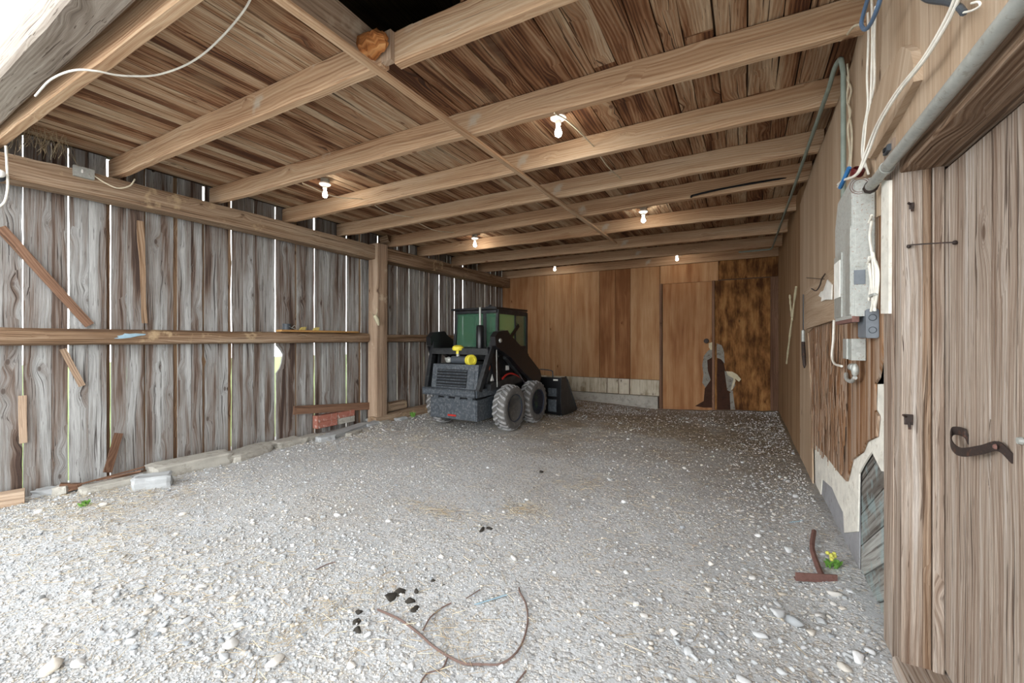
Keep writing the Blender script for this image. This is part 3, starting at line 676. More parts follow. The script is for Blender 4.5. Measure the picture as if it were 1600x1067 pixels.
mb.board((.62, 2.60, -.05), (.62, 2.60, DZ + .2), (0, 1, 0), .15, .06, nseg=10, wob=.004, seed=3, bev=.004)
mb.board((.628, 2.47, -.05), (.628, 2.47, DZ + .085), (0, 1, 0), .11, .07, nseg=10, wob=.004, seed=8, bev=.004)
mb.build('door_post', 'door', fr)
mb = MB(); mb.board((.645, DY1 + .012, .10), (.645, DY1 + .012, DZ), (1, 0, 0), .088, .03, nseg=8, bev=.003); mb.build('jamb_board', 'frame', fr)
mb = MB(); mb.board((.71, DY1 + .004, .10), (.71, DY1 + .004, DZ), (1, 0, 0), .036, .03, nseg=8, bev=.003); mb.build('door_stop', 'door', fr)
mb = MB(); mb.box((.588, DY0 - .1, DZ), (.80, DY1 + .0, DZ + .085), bev=.006); mb.build('lintel', 'frame', fr)
mb = MB(); mb.box((.60, DY0 - .12, -.05), (.66, DY0, DZ), bev=.006); mb.build('near_post', 'door', fr)
mb = MB(); mb.box((.57, DY0 - .1, -.05), (.80, DY1 + .03, .10), bev=.01); mb.build('door_sill', 'door', fr)
# hook and eye across the gap
q1 = onY(1420, 385, DY1 - .015); q2 = onX(1492, 379, Xd - .005)
mb = MB(); mb.tube(curve([q1, q1 + Vector((.003, -.01, .004)), q2 + Vector((-.012, 0, .002)), q2 + Vector((-.004, -.01, -.004))], 6), .0028, 6); mb.ball(q1, .008, 8, 6); mb.ball(q2, .009, 8, 6)
tag(mb.build('hook_latch', 'iron', smooth=True), 'thin iron hook and eye latch spanning frame and plank door', 'latch')
for (px_, py_), lb in (((1419, 655), 'small black iron catch nailed to the grained jamb board'), ((1424, 322), 'small dark bolt stub in the jamb above the hook')):
    p = onY(px_, py_, DY1 - .003); s_ = 1.0 if py_ > 500 else .6
    mb = MB(); mb.box(p + Vector((-.014, -.012, -.022)) * s_, p + Vector((.014, .004, .022)) * s_, bev=.003); mb.tube([p + Vector((-.01, -.012, .012)) * s_, p + Vector((-.022, -.022, .02)) * s_], .005, 6); mb.tube([p + Vector((.0, -.012, -.01)) * s_, p + Vector((.0, -.02, -.04)) * s_], .005, 6)
    tag(mb.build('latch_catch', 'iron'), lb, 'catch')

# ------------------------------------------------------------------ roof timbers
def beam_obj(name, p0, p1, wdir, W, T, mat, label, cat, group=None, nseg=24, wob=.006, bev=.006, seed=0, wob_t=.004):
    mb = MB(); mb.board(p0, p1, wdir, W, T, nseg=nseg, wob=wob, bev=bev, seed=seed, wob_t=wob_t)
    return tag(mb.build(name, mat), label, cat, group)
JG = 'ceiling joists crossing the shed'
J = [(1.07, 1.17), (None, None), (2.90, 3.12), (3.88, 3.98), (4.84, 4.90), (5.88, 5.70), (6.84, 6.92), (8.04, 8.22), (9.13, 9.38)]
JL = {0: 'foremost ceiling joist at the open front, its face in the light', 2: 'long ceiling joist just behind the spliced one, pale mould on its face',
      3: 'ceiling joist right behind the nearest pair of light bulbs', 4: 'ceiling joist resting on the plate just before the timber post',
      5: 'ceiling joist ending over the timber post, a black cable stapled on its right half', 6: 'ceiling joist just in front of the middle pair of light bulbs, sixth from front',
      7: 'ceiling joist that the long nailing strip ends on', 8: 'last joist before the back wall, in front of the rearmost bulbs'}
JL[6] = 'ceiling joist directly behind the middle pair of light bulbs'
for i, (ya, yb) in enumerate(J):
    if ya is None: continue
    beam_obj('ceiling_joist', (-6.1, ya - .035, ZJ + .1), (.64, yb - .035, ZJ + .1), (0, 0, 1), .205, .07, 'joist', JL[i], 'joist', JG, seed=i * 7, wob=.012)
beam_obj('ceiling_joist', (-6.1, 1.875, ZJ + .1), (-2.05, 1.975, ZJ + .1), (0, 0, 1), .205, .07, 'joist', 'left half of the spliced joist, butting at the nailing strip', 'joist', JG, seed=50, wob=.012)
beam_obj('ceiling_joist', (-1.97, 2.01, ZJ + .1), (.64, 2.09, ZJ + .1), (0, 0, 1), .205, .07, 'joist', 'right half of the spliced joist, under the dark loft hole', 'joist', JG, seed=57, wob=.012)
beam_obj('rim_joist', (-6.1, YB - .05, ZJ + .09), (.64, YB - .05, ZJ + .09), (0, 0, 1), .20, .06, 'joist', 'rim joist lying along the top of the plywood back wall', 'joist', None, seed=60)
beam_obj('header_beam', (-6.2, .875, ZJ + .13), (.9, .875, ZJ + .13), (0, 1, 0), .20, .20, 'headerwood', 'wide grey cracked header timber over the open front, upper left corner', 'beam', None, seed=61, bev=.02)
# trimmer beside the hole, broken chunk, cut board ends
beam_obj('trimmer_board', (-2.20, .95, ZC - .02), (-2.20, 2.0, ZC - .02), (0, 0, 1), .26, .035, 'post', 'grey trimmer board edging the hole in the loft floor', 'board', None, seed=4)
p = onZ(578, 72, ZJ + .07)
mb = MB(); c0 = Vector((-2.08, 1.90, ZJ + .12)); rr = random.Random(3)
secs = []
for k_ in range(9):
    a = k_ / 8; rad = .085 * (0.75 + .35 * math.sin(3.3 * a + .6)) * (1 if k_ not in (0, 8) else .7)
    secs.append([c0 + Vector((-.11 + .22 * a, math.cos(t_) * rad * .7 + rr.uniform(-.018, .018), math.sin(t_) * rad + rr.uniform(-.02, .02))) for t_ in [2 * math.pi * q / 9 for q in range(9)]])
mb.loft(secs)
tag(mb.build('broken_wood_chunk', 'chunkwood'), 'jagged orange chunk of broken wood jammed at the joist splice', 'wood chunk')
mb = MB(); mb.box((-2.05, 1.94, ZJ + .01), (-1.97, 1.985, ZJ + .2)); tag(mb.build('splice_block', 'post'), 'short grey splice block joining the two joist halves', 'block')
beam_obj('nailing_strip', (-2.10, 1.0, ZJ - .018), (-2.05, 7.5, ZJ - .018), (1, 0, 0), .055, .03, 'joist', 'long thin nailing strip running under the joists towards the back', 'strip', None, seed=71, wob=.004, bev=.003)

# ------------------------------------------------------------------ left wall timbers
def log(name, pts, rad, label, cat, mat='log', n=16, sq=.75, seed=0, group=None, nseg=30, world_z=None):
    P = curve(pts, nseg); mb = MB(); secs = []
    for k_, p in enumerate(P):
        d = (P[min(k_ + 1, len(P) - 1)] - P[max(k_ - 1, 0)]).normalized(); x_ = Vector((0, 0, 1)) if abs(d.z) < .9 else Vector((1, 0, 0)); x_ = (x_ - d * x_.dot(d)).normalized(); y_ = d.cross(x_)
        sec = []
        for i in range(n):
            t_ = 2 * math.pi * i / n; cx_, cy_ = math.cos(t_), math.sin(t_)
            m = max(abs(cx_), abs(cy_)); rr_ = rad * ((1 - sq) + sq / m) * (1 + .09 * mnoise.noise(Vector((p.y * 1.5 + seed, cx_ * 1.2, cy_ * 1.2))) + .03 * mnoise.noise(Vector((p.y * 9 + seed, cx_ * 4, cy_ * 4))))
            sec.append(p + x_ * cx_ * rr_ + y_ * cy_ * rr_)
        secs.append(sec)
    mb.loft(secs); return tag(mb.build(name, mat, smooth=(sq < .8)), label, cat, group)
log('wall_plate', [(-6.0, .72, 3.09), (-6.0, 2.2, 3.12), (-6.0, 4, 3.12), (-6.0, 5.42, 3.10)], .125, 'hewn log plate on the left wall between open front and timber post', 'beam', seed=1)
log('wall_plate', [(-6.0, 5.66, 3.12), (-6.0, 8, 3.13), (-6.0, YB - .02, 3.13)], .125, 'square darker wall plate running from the timber post to the back wall', 'beam', sq=.95, seed=5)
g_ = log('wall_girt', [(-6.06, .72, 1.54), (-6.06, 2.5, 1.54), (-6.06, 5.38, 1.55)], .085, 'round pole rail across the left wall boards up to the post, blue paint smear', 'rail', sq=.3, seed=9)
log('wall_girt', [(-6.06, 5.66, 1.54), (-6.06, 8, 1.55), (-6.06, YB - .02, 1.55)], .075, 'pole rail on the left wall between the post and the back', 'rail', sq=.4, seed=13)
sm = MB(); ya_, yb_2 = onX(178, 524, -5.97).y, onX(226, 524, -5.97).y
DYs = yb_2 - ya_
sm.prism([(-5.966, ya_ + DYs * a_, 1.55 + b_) for a_, b_ in [(0, -.028), (.2, -.03), (.5, -.02), (.75, 0), (1, .012), (1.05, .024), (.7, .03), (.5, .024), (.35, .028), (.28, .01), (.1, .0), (.16, -.014)]], (-.02, 0, 0))
sm.build('paint_smear', 'bluestrip', g_)['label'] = 'pale blue paint smear'
log('timber_post', [(-5.93, 5.52, .10), (-5.93, 5.53, 1.6), (-5.93, 5.54, 3.27)], .125, 'stout upright timber post standing against the left wall', 'post', 'post', sq=.9, seed=21)
log('sill_log', [(-5.88, 5.35, .0), (-5.86, 6.6, .03), (-5.84, 8.6, .03)], .12, 'long hewn sill log lying on the ground from the post to the loader', 'log', 'log', sq=.6, seed=31)
log('log_offcut', [(-5.98, 5.80, .22), (-5.98, 6.25, .23)], .09, 'short sawn log stub lying behind the post on the sill', 'log', 'log', sq=.3, seed=37)
beam_obj('plate_block', (-5.95, 5.62, 3.36), (-5.80, 5.68, 3.40), (0, 0, 1), .12, .1, 'log', 'small wedge block between post top and joist end', 'block', None, nseg=2)
mb = MB(); a = onX(0, 355, -6.08); b = onX(140, 508, -6.08); mb.board(a, b, (0, 1, 1), .075, .03, nseg=8, wob=.004); tag(mb.build('wall_brace', 'redwood'), 'brown diagonal brace plank slanting down to the pole rail', 'brace')
mb = MB(); a = onX(98, 545, -6.1); b = onX(128, 603, -6.1); mb.board(a, b, (0, 1, 1), .05, .02, nseg=4, wob=.004); tag(mb.build('wall_brace', 'post'), 'short lower end of a brace nailed below the pole rail', 'brace')
mb = MB(); a = onX(35, 618, -6.12); b = onX(37, 692, -6.12); mb.board(a, b, (0, 1, 0), .05, .015, nseg=6, wob=.008); tag(mb.build('patch_strip', 'post'), 'short rounded patch strip nailed over the leftmost board gap', 'strip')
mb = MB(); a = onX(168, 738, -5.98); b = onX(186, 677, -6.1); mb.board(a, b, (0, 1, 0), .07, .02, nseg=4, wob=.006); tag(mb.build('leaning_board', 'redwood'), 'short split board leaning upright against the left wall', 'board')
mb = MB(); a = onX(218, 345, -6.11); b = onX(226, 505, -6.11); mb.board(a, b, (0, 1, 0), .05, .015, nseg=10, wob=.02, seed=8); tag(mb.build('patch_strip', 'batten'), 'pale pointed wood strip over the gap left of the middle', 'strip')
# shelf on the rail
sh = MB(); a = onX(436, 515, -5.97); b = onX(556, 518, -5.97); a.z = b.z = 1.645; sh.board(a, b, (1, 0, 0), .14, .03, bev=.003); tag(sh.build('shelf_board', 'shelfwood'), 'fresh orange board lying flat as a shelf on the pole rail', 'board')
for k_, pxx in enumerate((471, 492)):
    p = onX(pxx, 508, -5.98); p.z = 1.661; mb = MB(); mb.prism([p + Vector((0, -.05, 0)), p + Vector((0, .04, 0)), p + Vector((0, .06, .05)), p + Vector((0, -.01, .045))], (.04, 0, 0))
    tag(mb.build('wood_offcut', 'yellowwood'), ('yellow wood offcut on the shelf beside the black cup', 'yellow wood offcut standing farther right on the shelf')[k_], 'offcut')
p = onX(448, 505, -6.0); p.z = 1.661
e = empty('tin_can', p, 'squat black tin with wire sitting at the left end of the shelf', 'can')
MB().lathe([(0, 0), (.055, 0), (.057, .09), (.05, .09), (.048, .01), (0, .01)], p, n=20).build('can_body', 'darkplastic', e, smooth=True)
MB().tube(curve([p + Vector((.04, .05, .02)), p + Vector((.05, .09, .07)), p + Vector((.03, .13, .04)), p + Vector((.05, .12, .006)), p + Vector((.055, .0, .05))], 6), .004, 6).build('wire', 'greymetal', e)
# deer skull on the post
p = onX(587, 498, -5.79)
e = empty('deer_skull', p - Vector((0, 0, .12)), 'small pale deer skull with two short antlers hung on the post', 'skull')
mb = MB(); mb.tube([p + Vector((-.0, -.05, .05)), p + Vector((.01, -.02, .045)), p + Vector((.015, .02, -.02)), p + Vector((.012, .05, -.09)), p + Vector((.01, .06, -.12))], [.015, .04, .042, .024, .008], 10); mb.build('cranium', 'bone', e, smooth=True)
for s_ in (0, 1):
    a = p + Vector((.0, -.055 if s_ == 0 else .0, .06)); d_ = Vector((0, -.09, .06)) if s_ == 0 else Vector((0, .03, .13))
    MB().tube(curve([a, a + d_ * .5 + Vector((.02, 0, .0)), a + d_], 5), [.006] * 5 + [.006, .005, .005, .004, .003, .002], 6).build('antler', 'bone', e, smooth=True)
# board on bricks
mb = MB(); a = onX(459, 641, -6.02); b = onX(578, 634, -6.02); mb.board(a, b, (0, 0, 1), .13, .03, nseg=6, wob=.004); tag(mb.build('loose_plank', 'redwood'), 'reddish brown plank on edge over the bricks at the left wall', 'board')
bx_ = [((495, 668), (526, 662), 0, 0), ((495, 668), (526, 662), 1, 0), ((528, 663), (553, 656), 0, 1), ((528, 663), (553, 656), 1, 0)]
BL = ['lower striped red brick of the left pair under the plank', 'upper striped red brick of the left pair under the plank', 'lower grey brick of the right pair under the plank', 'upper red brick of the right pair under the plank']
for i, (p1, p2, lv, gr) in enumerate(bx_):
    a = onX(*p1, -6.0); b = onX(*p2, -6.0); mb = MB()
    z0 = .085 + lv * .102
    mb.box((-6.10, a.y, z0), (-5.98, b.y, z0 + .10), bev=.004); tag(mb.build('brick', 'concrete' if gr else 'brick'), BL[i], 'brick', 'bricks stacked against the left wall')
# slabs, stones and timber along the left wall
def rock(name, p1, p2, depth, h, mat, label, cat, seed=0, rough=.12, n=5, group=None, z0=None, flat=False):
    a = onZ(*p1, 0.0); b = onZ(*p2, 0.0); L = (b - a).length; ax = (b - a).normalized(); pn = Vector((-ax.y, ax.x, 0))
    if pn.x > 0: pn = -pn
    c_ = (a + b) / 2 + pn * depth / 2; bm = bmesh.new(); bmesh.ops.create_cube(bm, size=1.0)
    bmesh.ops.bevel(bm, geom=bm.edges[:], offset=.08, segments=1, affect='EDGES')
    bmesh.ops.subdivide_edges(bm, edges=bm.edges[:], cuts=n, use_grid_fill=True)
    zb = gz(c_.x, c_.y) - .03 if z0 is None else z0
    vs = []; 
    for v in bm.verts:
        q = v.co.copy(); nz_ = mnoise.noise(q * 2.3 + Vector((seed * 7.1, seed, 0))); n2_ = mnoise.noise(q * 6 + Vector((seed, 0, seed * 3)))
        sq_ = q * (1 + rough * 1.6 * nz_ + rough * .5 * n2_)
        skew = Vector((mnoise.noise(Vector((seed, 1, q.x * 1.3))) * .18, 0, 0))
        sq_ += skew * (.5 if q.y > 0 else -.5)
        w_ = c_ + ax * sq_.x * L + pn * sq_.y * depth; w_.z = zb + (sq_.z + .5) * (h + .03)
        v.co = w_
    mb = MB(); bm.verts.index_update()
    for v in bm.verts: mb.v.append(tuple(v.co))
    for f_ in bm.faces: mb.face(tuple(v.index for v in f_.verts), [(v.co.x * 1.0, v.co.y + v.co.z) for v in f_.verts], .5)
    bm.free(); return tag(mb.build(name, mat), label, cat, group)
rock('concrete_slab', (246, 750), (368, 722), .34, .13, 'concrete', 'large long concrete slab at the foot of the left wall, biggest of the row', 'slab', 1, .05)
rock('concrete_slab', (368, 724), (434, 702), .30, .09, 'concrete', 'flat concrete slab just behind the biggest one', 'slab', 2, .08)
rock('concrete_slab', (436, 702), (480, 691), .26, .08, 'concrete', 'cracked concrete slab in the middle of the row by the wall', 'slab', 3, .1)
rock('concrete_slab', (128, 776), (212, 757), .16, .06, 'concrete', 'low narrow concrete strip left of the pale boulder', 'slab', 4, .05)
rock('boulder', (203, 770), (264, 762), .2, .12, 'stone', 'pale angular boulder in front of the biggest slab', 'stone', 8, .10)
SR = [((466, 693), (508, 683), .22, .06), ((500, 692), (525, 687), .16, .08), ((524, 686), (578, 666), .20, .06), ((548, 682), (566, 676), .1, .05), ((576, 668), (594, 663), .12, .06), ((574, 659), (597, 654), .14, .08), ((598, 664), (612, 660), .1, .05), ((621, 658), (636, 655), .1, .05), ((45, 775), (82, 774), .16, .07), ((80, 776), (102, 774), .14, .09)]
SLb = ['grey broken stone below the striped bricks', 'small wedge of stone before the wall below the bricks', 'broad stone block between bricks and post', 'small dark grey stone before the broad block', 'round pebble stone near the post foot', 'white lump of stone at the foot of the post', 'small stone against the end of the sill log', 'small stone in front of the sill log', 'flat pale stone near the timber block, bottom left', 'upright pale stone beside the brown brick, bottom left']
for i, (p1, p2, dd, hh) in enumerate(SR): rock('stone_block', p1, p2, dd, hh, 'stone' if i % 3 else 'concrete', SLb[i], 'stone', 10 + i, .16, 3, 'stones lined along the left wall')
mb = MB(); a = onZ(-30, 800, 0); b = onZ(44, 786, 0); ax = (b - a).normalized(); mb.board(a + Vector((-.1, 0, .05)), b + Vector((-.1, 0, .05)), (0, 0, 1), .12, .16, nseg=6, bev=.006, wob=.004); tag(mb.build('timber_block', 'post'), 'squared grey timber block on the ground at the far left edge', 'timber')
mb = MB(); a = onZ(93, 764, .05); mb.board(a + Vector((0, 0, .03)), a + Vector((.05, .14, -.005)), (1, 0, 0), .09, .05, bev=.004); tag(mb.build('brick', 'redwood'), 'single tilted brownish brick lying at the left wall foot', 'brick')
for i, (p1, p2, h1, h2) in enumerate([((112, 768), (233, 736), .04, .05), ((122, 760), (228, 731), .07, .11), ((155, 752), (225, 737), .03, .08)]):
    mb = MB(); a = onZ(*p1, h1); b = onZ(*p2, h2); mb.board(a + Vector((-.06, 0, 0)), b + Vector((-.06, 0, 0)), (1, 0, .3), (.10, .05, .04)[i], .015, nseg=10, wob=.02, seed=i)
    tag(mb.build('rotten_board', 'redwood'), ('widest rotten board at the foot of the left wall', 'split rotten board leaning on the wall above the widest', 'thin rotten splinter between the two rotten boards')[i], 'board')

# ------------------------------------------------------------------ lights
bulb_spots = [(-1.41, 3.34, 'bare bulb on white holder, nearest and largest, right of centre'), (-4.51, 3.36, 'bare bulb on white holder above the left wall, near row'),
              (-4.43, 6.5, 'bare bulb of the middle row, on the left above the loader'), (-1.33, 6.39, 'bare bulb of the middle row, on the right'),
              (-4.2, 9.72, 'farthest bare bulb on the left, small against the back wall'), (-1.32, 9.8, 'farthest bare bulb on the right, above the back door')]
e0 = empty('ceiling_light', (bulb_spots[0][0], bulb_spots[0][1], 3.33), bulb_spots[0][2], 'light', 'bare bulbs on the ceiling')
def lp(name, prof, mat, n=20):
    mb = MB(); mb.lathe(prof, (0, 0, 0), n=n); o = mb.build(name, mat, e0, smooth=True, world=False); return o
lp('junction_box', [(0, .15), (.05, .15), (.05, .095), (0, .095)], 'greymetal')
lp('lamp_holder', [(0, .10), (.067, .10), (.068, .085), (.055, .075), (.03, .06), (.024, .035), (.022, .03), (0, .03)], 'white')
lp('bulb', [(.001, .032), (.014, .03), (.015, .01), (.022, -.008), (.030, -.03), (.031, -.045), (.026, -.062), (.014, -.073), (.001, -.076)], 'bulb', 14)
for x_, y_, lb in bulb_spots[1:]: copy_tree(e0, (x_, y_, 3.33), lb)
# light off at the far left: holder on the plate
p = Vector(onX(-3, 273, -5.82)); e = empty('wall_light', p, 'white bulb holder on the wall plate at the left picture edge', 'light')
MB().lathe([(0, 0), (.055, 0), (.055, .02), (.028, .04), (.026, .06), (0, .06)], p + Vector((-.04, 0, .0)), (1, 0, 0), 16).build('lamp_holder', 'darkplastic', e, smooth=True)
MB().ball(p + Vector((.06, 0, 0)), .035, 14, 10).build('bulb_glass', 'white', e, smooth=True)

# ------------------------------------------------------------------ cables and fittings
def cable(pts, r, mat, label, cat='cable', name='cable', n=8, group=None, seg=8):
    mb = MB(); mb.tube(curve(pts, seg), r, n); return tag(mb.build(name, mat, smooth=True), label, cat, group)
cable([(-1.30, 3.0, 3.27), (-1.29, 3.3, 3.33), (-1.27, 3.86, 3.36), (-1.27, 3.93, 3.36), (-1.26, 4.3, 3.32), (-1.25, 4.80, 3.36)], .006, 'cream', 'cream wire running back from the nearest bulb to the next joists')
cable([(-4.42, 3.0, 3.30), (-4.41, 3.4, 3.27), (-4.40, 3.84, 3.36), (-4.40, 3.95, 3.36), (-4.40, 4.3, 3.30), (-4.38, 4.80, 3.36)], .006, 'cream', 'cream wire running back from the left near bulb')
cable([(-4.38, 4.9, 3.30), (-4.38, 5.3, 3.28), (-4.36, 5.82, 3.36)], .006, 'cream', 'short cream wire between joists above the loader')
W_ = [(395, -8, 3.45), (380, 18, 3.44), (352, 52, 3.42), (318, 84, 3.38), (285, 104, 3.34), (245, 117, 3.3), (210, 119, 3.26), (180, 117, 3.22), (150, 111, 3.19), (115, 110, 3.17), (80, 124, 3.15), (55, 150, 3.13)]
cable([onZ(a, b, c_) for a, b, c_ in W_], .006, 'whitecable', 'white wire sagging in a long arc under the boards, upper left')
cable([onX(9, 228, -5.80), onX(11, 262, -5.79), onX(12, 292, -5.79), onX(7, 315, -5.78), onX(-4, 325, -5.78)], .009, 'whitecable', 'white wire hanging down over the log plate at the left edge')
p = onX(131, 270, -5.85); e = empty('switch_box', p - Vector((0, 0, .05)), 'grey switch box with white toggle on the log plate', 'switch')
MB().box(p + Vector((-.03, -.075, -.05)), p + Vector((.02, .075, .055)), bev=.006).build('box', 'greymetal', e); MB().box(p + Vector((.02, -.025, -.012)), p + Vector((.035, -.015, .02))).build('toggle', 'white', e)
cable([p + Vector((.0, .07, 0)), onX(165, 286, -5.84), onX(185, 294, -5.83), onX(203, 290, -5.83), onX(211, 280, -5.83)], .007, 'cream', 'cream wire looping from the switch box to the joist end')
cable([onZ(1080, 308, 3.27), (.05 - .6, 5.62, 3.30), (-.2, 5.63, 3.33), (.3, 5.64, 3.34), (.5, 5.66, 3.33)], .012, 'slot', 'black cable stapled along the joist face at the right')
# big conduit along the lintel
fx = .55
cn = empty('conduit_pipe', (fx, 2, 2.27), 'thick grey conduit running along the door lintel into the fuse box', 'pipe')
A = onX(1355, 297, fx - .005)
MB().tube([(fx, .8, A.z), (fx, 1.6, A.z), (fx, 2.2, A.z), (fx - .004, A.y, A.z)], .0235, 16).build('tube', 'greymetal', cn, smooth=True)
p = Vector((fx, onX(1385, 265, fx).y, A.z)); MB().tube([p + Vector((0, -.012, 0)), p + Vector((0, .012, 0))], .028, 16).build('clamp', 'greymetal', cn, smooth=True)
p = Vector((fx, onX(1362, 292, fx).y, A.z)); MB().tube([p, p + Vector((0, .03, 0))], .031, 8).build('lock_nut', 'iron', cn, smooth=True)
# thin conduit
mb = MB(); yv = 3.3
mb.tube([(.535, yv, 2.30), (.535, yv, 3.18)] + curve([(.53, yv, 3.22), (.525, yv + .03, 3.285), (.51, yv + .12, 3.285), (.505, yv + .3, 3.255)], 5) + [(.48, 6, 3.25), (.44, 9.2, 3.25)] + curve([(.43, 9.35, 3.25), (.40, 9.42, 3.25), (.30, 9.42, 3.25), (-.12, 9.42, 3.25)], 4), .0145, 10)
tag(mb.build('conduit_pipe', 'greenpipe', smooth=True), 'thin grey green conduit rising beside fuse box and running back under joists', 'pipe')
# fuse box
fb0 = Vector((XR, 2.85, 1.61)); e = empty('fuse_box', fb0, 'tall rust specked grey metal fuse box on the right wall', 'electrical box')
MB().box((.512, 2.85, 1.63), (XR - .004, 3.33, 2.36), bev=.004).build('box', 'rustgrey', e)
mb = MB(); mb.prism([(.512, 2.86, 1.62), (.512, 3.33, 1.62), (.512, 3.33, 2.20), (.512, 3.24, 2.345), (.512, 3.05, 2.36), (.512, 2.86, 2.37)], (-.014, 0, 0)); mb.build('cover', 'rustgrey', e)
mb = MB(); mb.box((.492, 2.865, 1.64), (.498, 2.98, 2.12)); mb.box((.492, 3.10, 1.64), (.498, 3.32, 2.02)); mb.build('door_flap', 'greymetal', e)
MB().box((.488, 3.12, 1.76), (.4925, 3.30, 1.98)).build('label_sheet', 'paper', e)
mb = MB(); mb.box((.500, 2.855, 1.60), (.53, 3.33, 1.632)); mb.build('bottom_lip', 'rust', e)
for px_, py_, r_ in ((1343, 414, .020), (1341, 464, .020)):
    p = onY(px_, py_, 2.85); MB().lathe([(0, 0), (r_, 0), (r_, .003), (0, .003)], p, (0, -1, 0), 16).build('knockout', 'greymetal', e)
p = onY(1344, 290, 2.85); mb = MB(); ring(mb, p, (0, -1, 0), .034, .0015); ring(mb, p, (0, -1, 0), .044, .0015); mb.build('knockout_ring', 'rust', e)
MB().box(onY(1334, 430, 2.85) + Vector((0, -.004, -.05)), onY(1352, 430, 2.85) + Vector((0, 0, .03)), bev=.001).build('label_plate', 'greyplastic', e)
# cables dropping from the ceiling into the box
for i, (pp, lb) in enumerate([([(1356, 20), (1357, 60), (1355, 120), (1356, 165), (1350, 200), (1347, 240), (1352, 262)], 'leftmost cream cable of the bundle hanging above the fuse box'),
                              ([(1362, -10), (1363, 50), (1362, 110), (1360, 160), (1355, 185), (1352, 215), (1350, 245), (1357, 272)], 'middle cream cable of the bundle hanging above the fuse box'),
                              ([(1368, 10), (1366, 70), (1366, 130), (1358, 170)], 'short right cream cable of the bundle above the fuse box')]):
    cable([onX(a, b, .565 + .004 * i) for a, b in pp], .0055, 'whitecable', lb, group='cables over the fuse box')
cable([onX(1324, 100, .58), onX(1326, 130, .58), onX(1323, 155, .58), onX(1329, 175, .58), onX(1325, 200, .58), onX(1328, 240, .58), onX(1325, 268, .58)], .0055, 'cream', 'twisted cream cable running down beside the thin conduit', group='cables over the fuse box')
cable([onX(1321, 118, .585), onX(1330, 140, .585), onX(1326, 165, .585), onX(1331, 210, .585), onX(1329, 265, .585)], .0055, 'cream', 'second cream cable twined beside the thin conduit', group='cables over the fuse box')
for dx_ in (0, 4):
    cable([onX(1500 + dx_ * 1.6, -22, .55), onX(1478 + dx_ * 1.4, 30, .55), onX(1442 + dx_, 92, .54), onX(1400 + dx_, 145, .535), onX(1370 + dx_, 195, .53), onX(1352 + dx_, 240, .52), onX(1338 + dx_ * .5, 272, .5), onX(1316 + dx_ * .3, 282, .49), onX(1309, 292 - dx_, .50)], .0055, 'whitecable',
          ('lower of the twin white wires sweeping down the right wall to the box', 'upper of the twin white wires sweeping down the right wall to the box')[dx_ // 4])
cable([onX(1359, -12, .50), onX(1349, 22, .50), onX(1346, 38, .50), onX(1352, 46, .495), onX(1361, 36, .49), onX(1372, 10, .49), onX(1378, -14, .49)], .009, 'blue', 'blue cable loop hanging at the top beside the cream cables')
cable([onX(1345, 38, .5), onX(1333, 42, .5), onX(1322, 56, .52), onX(1313, 63, .52), onX(1306, 61, .53), onX(1303, 58, .54)], .0065, 'cream', 'cream cable end curling left of the blue loop')
cable([onX(1430, -14, .57), onX(1450, 0, .57), onX(1480, 4, .565), onX(1497, 10, .56), onX(1506, 20, .555)], .009, 'darkplastic', 'black cable stub with cut end at the top right')
cable([onX(1504, 20, .555), onX(1520, 16, .55), onX(1531, 9, .55), onX(1529, 3, .55), onX(1518, 5, .55)], .003, 'whitecable', 'bare white wire hook poking from the black cable stub', 'wire')
fbe = [o_ for o_ in COL.objects if o_.name == 'fuse_box'][0]
mb = MB(); mb.tube([onX(1327, 262, .5), onX(1320, 278, .49), onX(1313, 293, .485)], .011, 10); mb.build('blue_tube', 'bluetube', fbe, smooth=True)['label'] = 'short blue plastic tube'
p = onX(1339, 262, .53); mb = MB(); mb.lathe([(0, -.01), (.03, -.01), (.032, .02), (.022, .03), (.02, .0), (0, 0)], p - Vector((0, 0, .03)), (0.1, -.6, .6), 16); mb.build('pipe_cap', 'red', fbe, smooth=True)['label'] = 'dark red round cap'
cb = [[(1362, 336), (1355, 360), (1357, 395), (1362, 440), (1364, 485)], [(1362, 345), (1359, 370), (1363, 400), (1365, 430), (1367, 486)], [(1362, 400), (1352, 420), (1346, 442), (1346, 452)], [(1356, 455), (1349, 470), (1345, 484)], [(1368, 408), (1372, 425), (1371, 455), (1366, 485)], [(1364, 395), (1369, 420), (1369, 450), (1361, 486)], [(1358, 415), (1361, 440), (1359, 460), (1355, 486)]]
BCL = ['long white cable leaving the fuse box side, left of the bundle', 'long white cable leaving the fuse box side, right of the first', 'short white cable curling to the box beside the label plate', 'short white cable from the hole down to the grey junction box', 'outermost right white cable of the bundle above the junction box', 'inner right white cable of the bundle above the junction box', 'inner left white cable of the bundle above the junction box']
for i, pp in enumerate(cb): cable([onX(a, b, .57 - .003 * (i % 3)) for a, b in pp], .0062, 'whitecable', BCL[i], group='white cables below the fuse box')
MB_ = MB(); p = onX(1364, 461, .56); MB_.box(p + Vector((-.008, -.05, -.006)), p + Vector((.01, .05, .006))); tag(MB_.build('cable_tie', 'greymetal'), 'small strap holding the white cable bundle', 'strap')
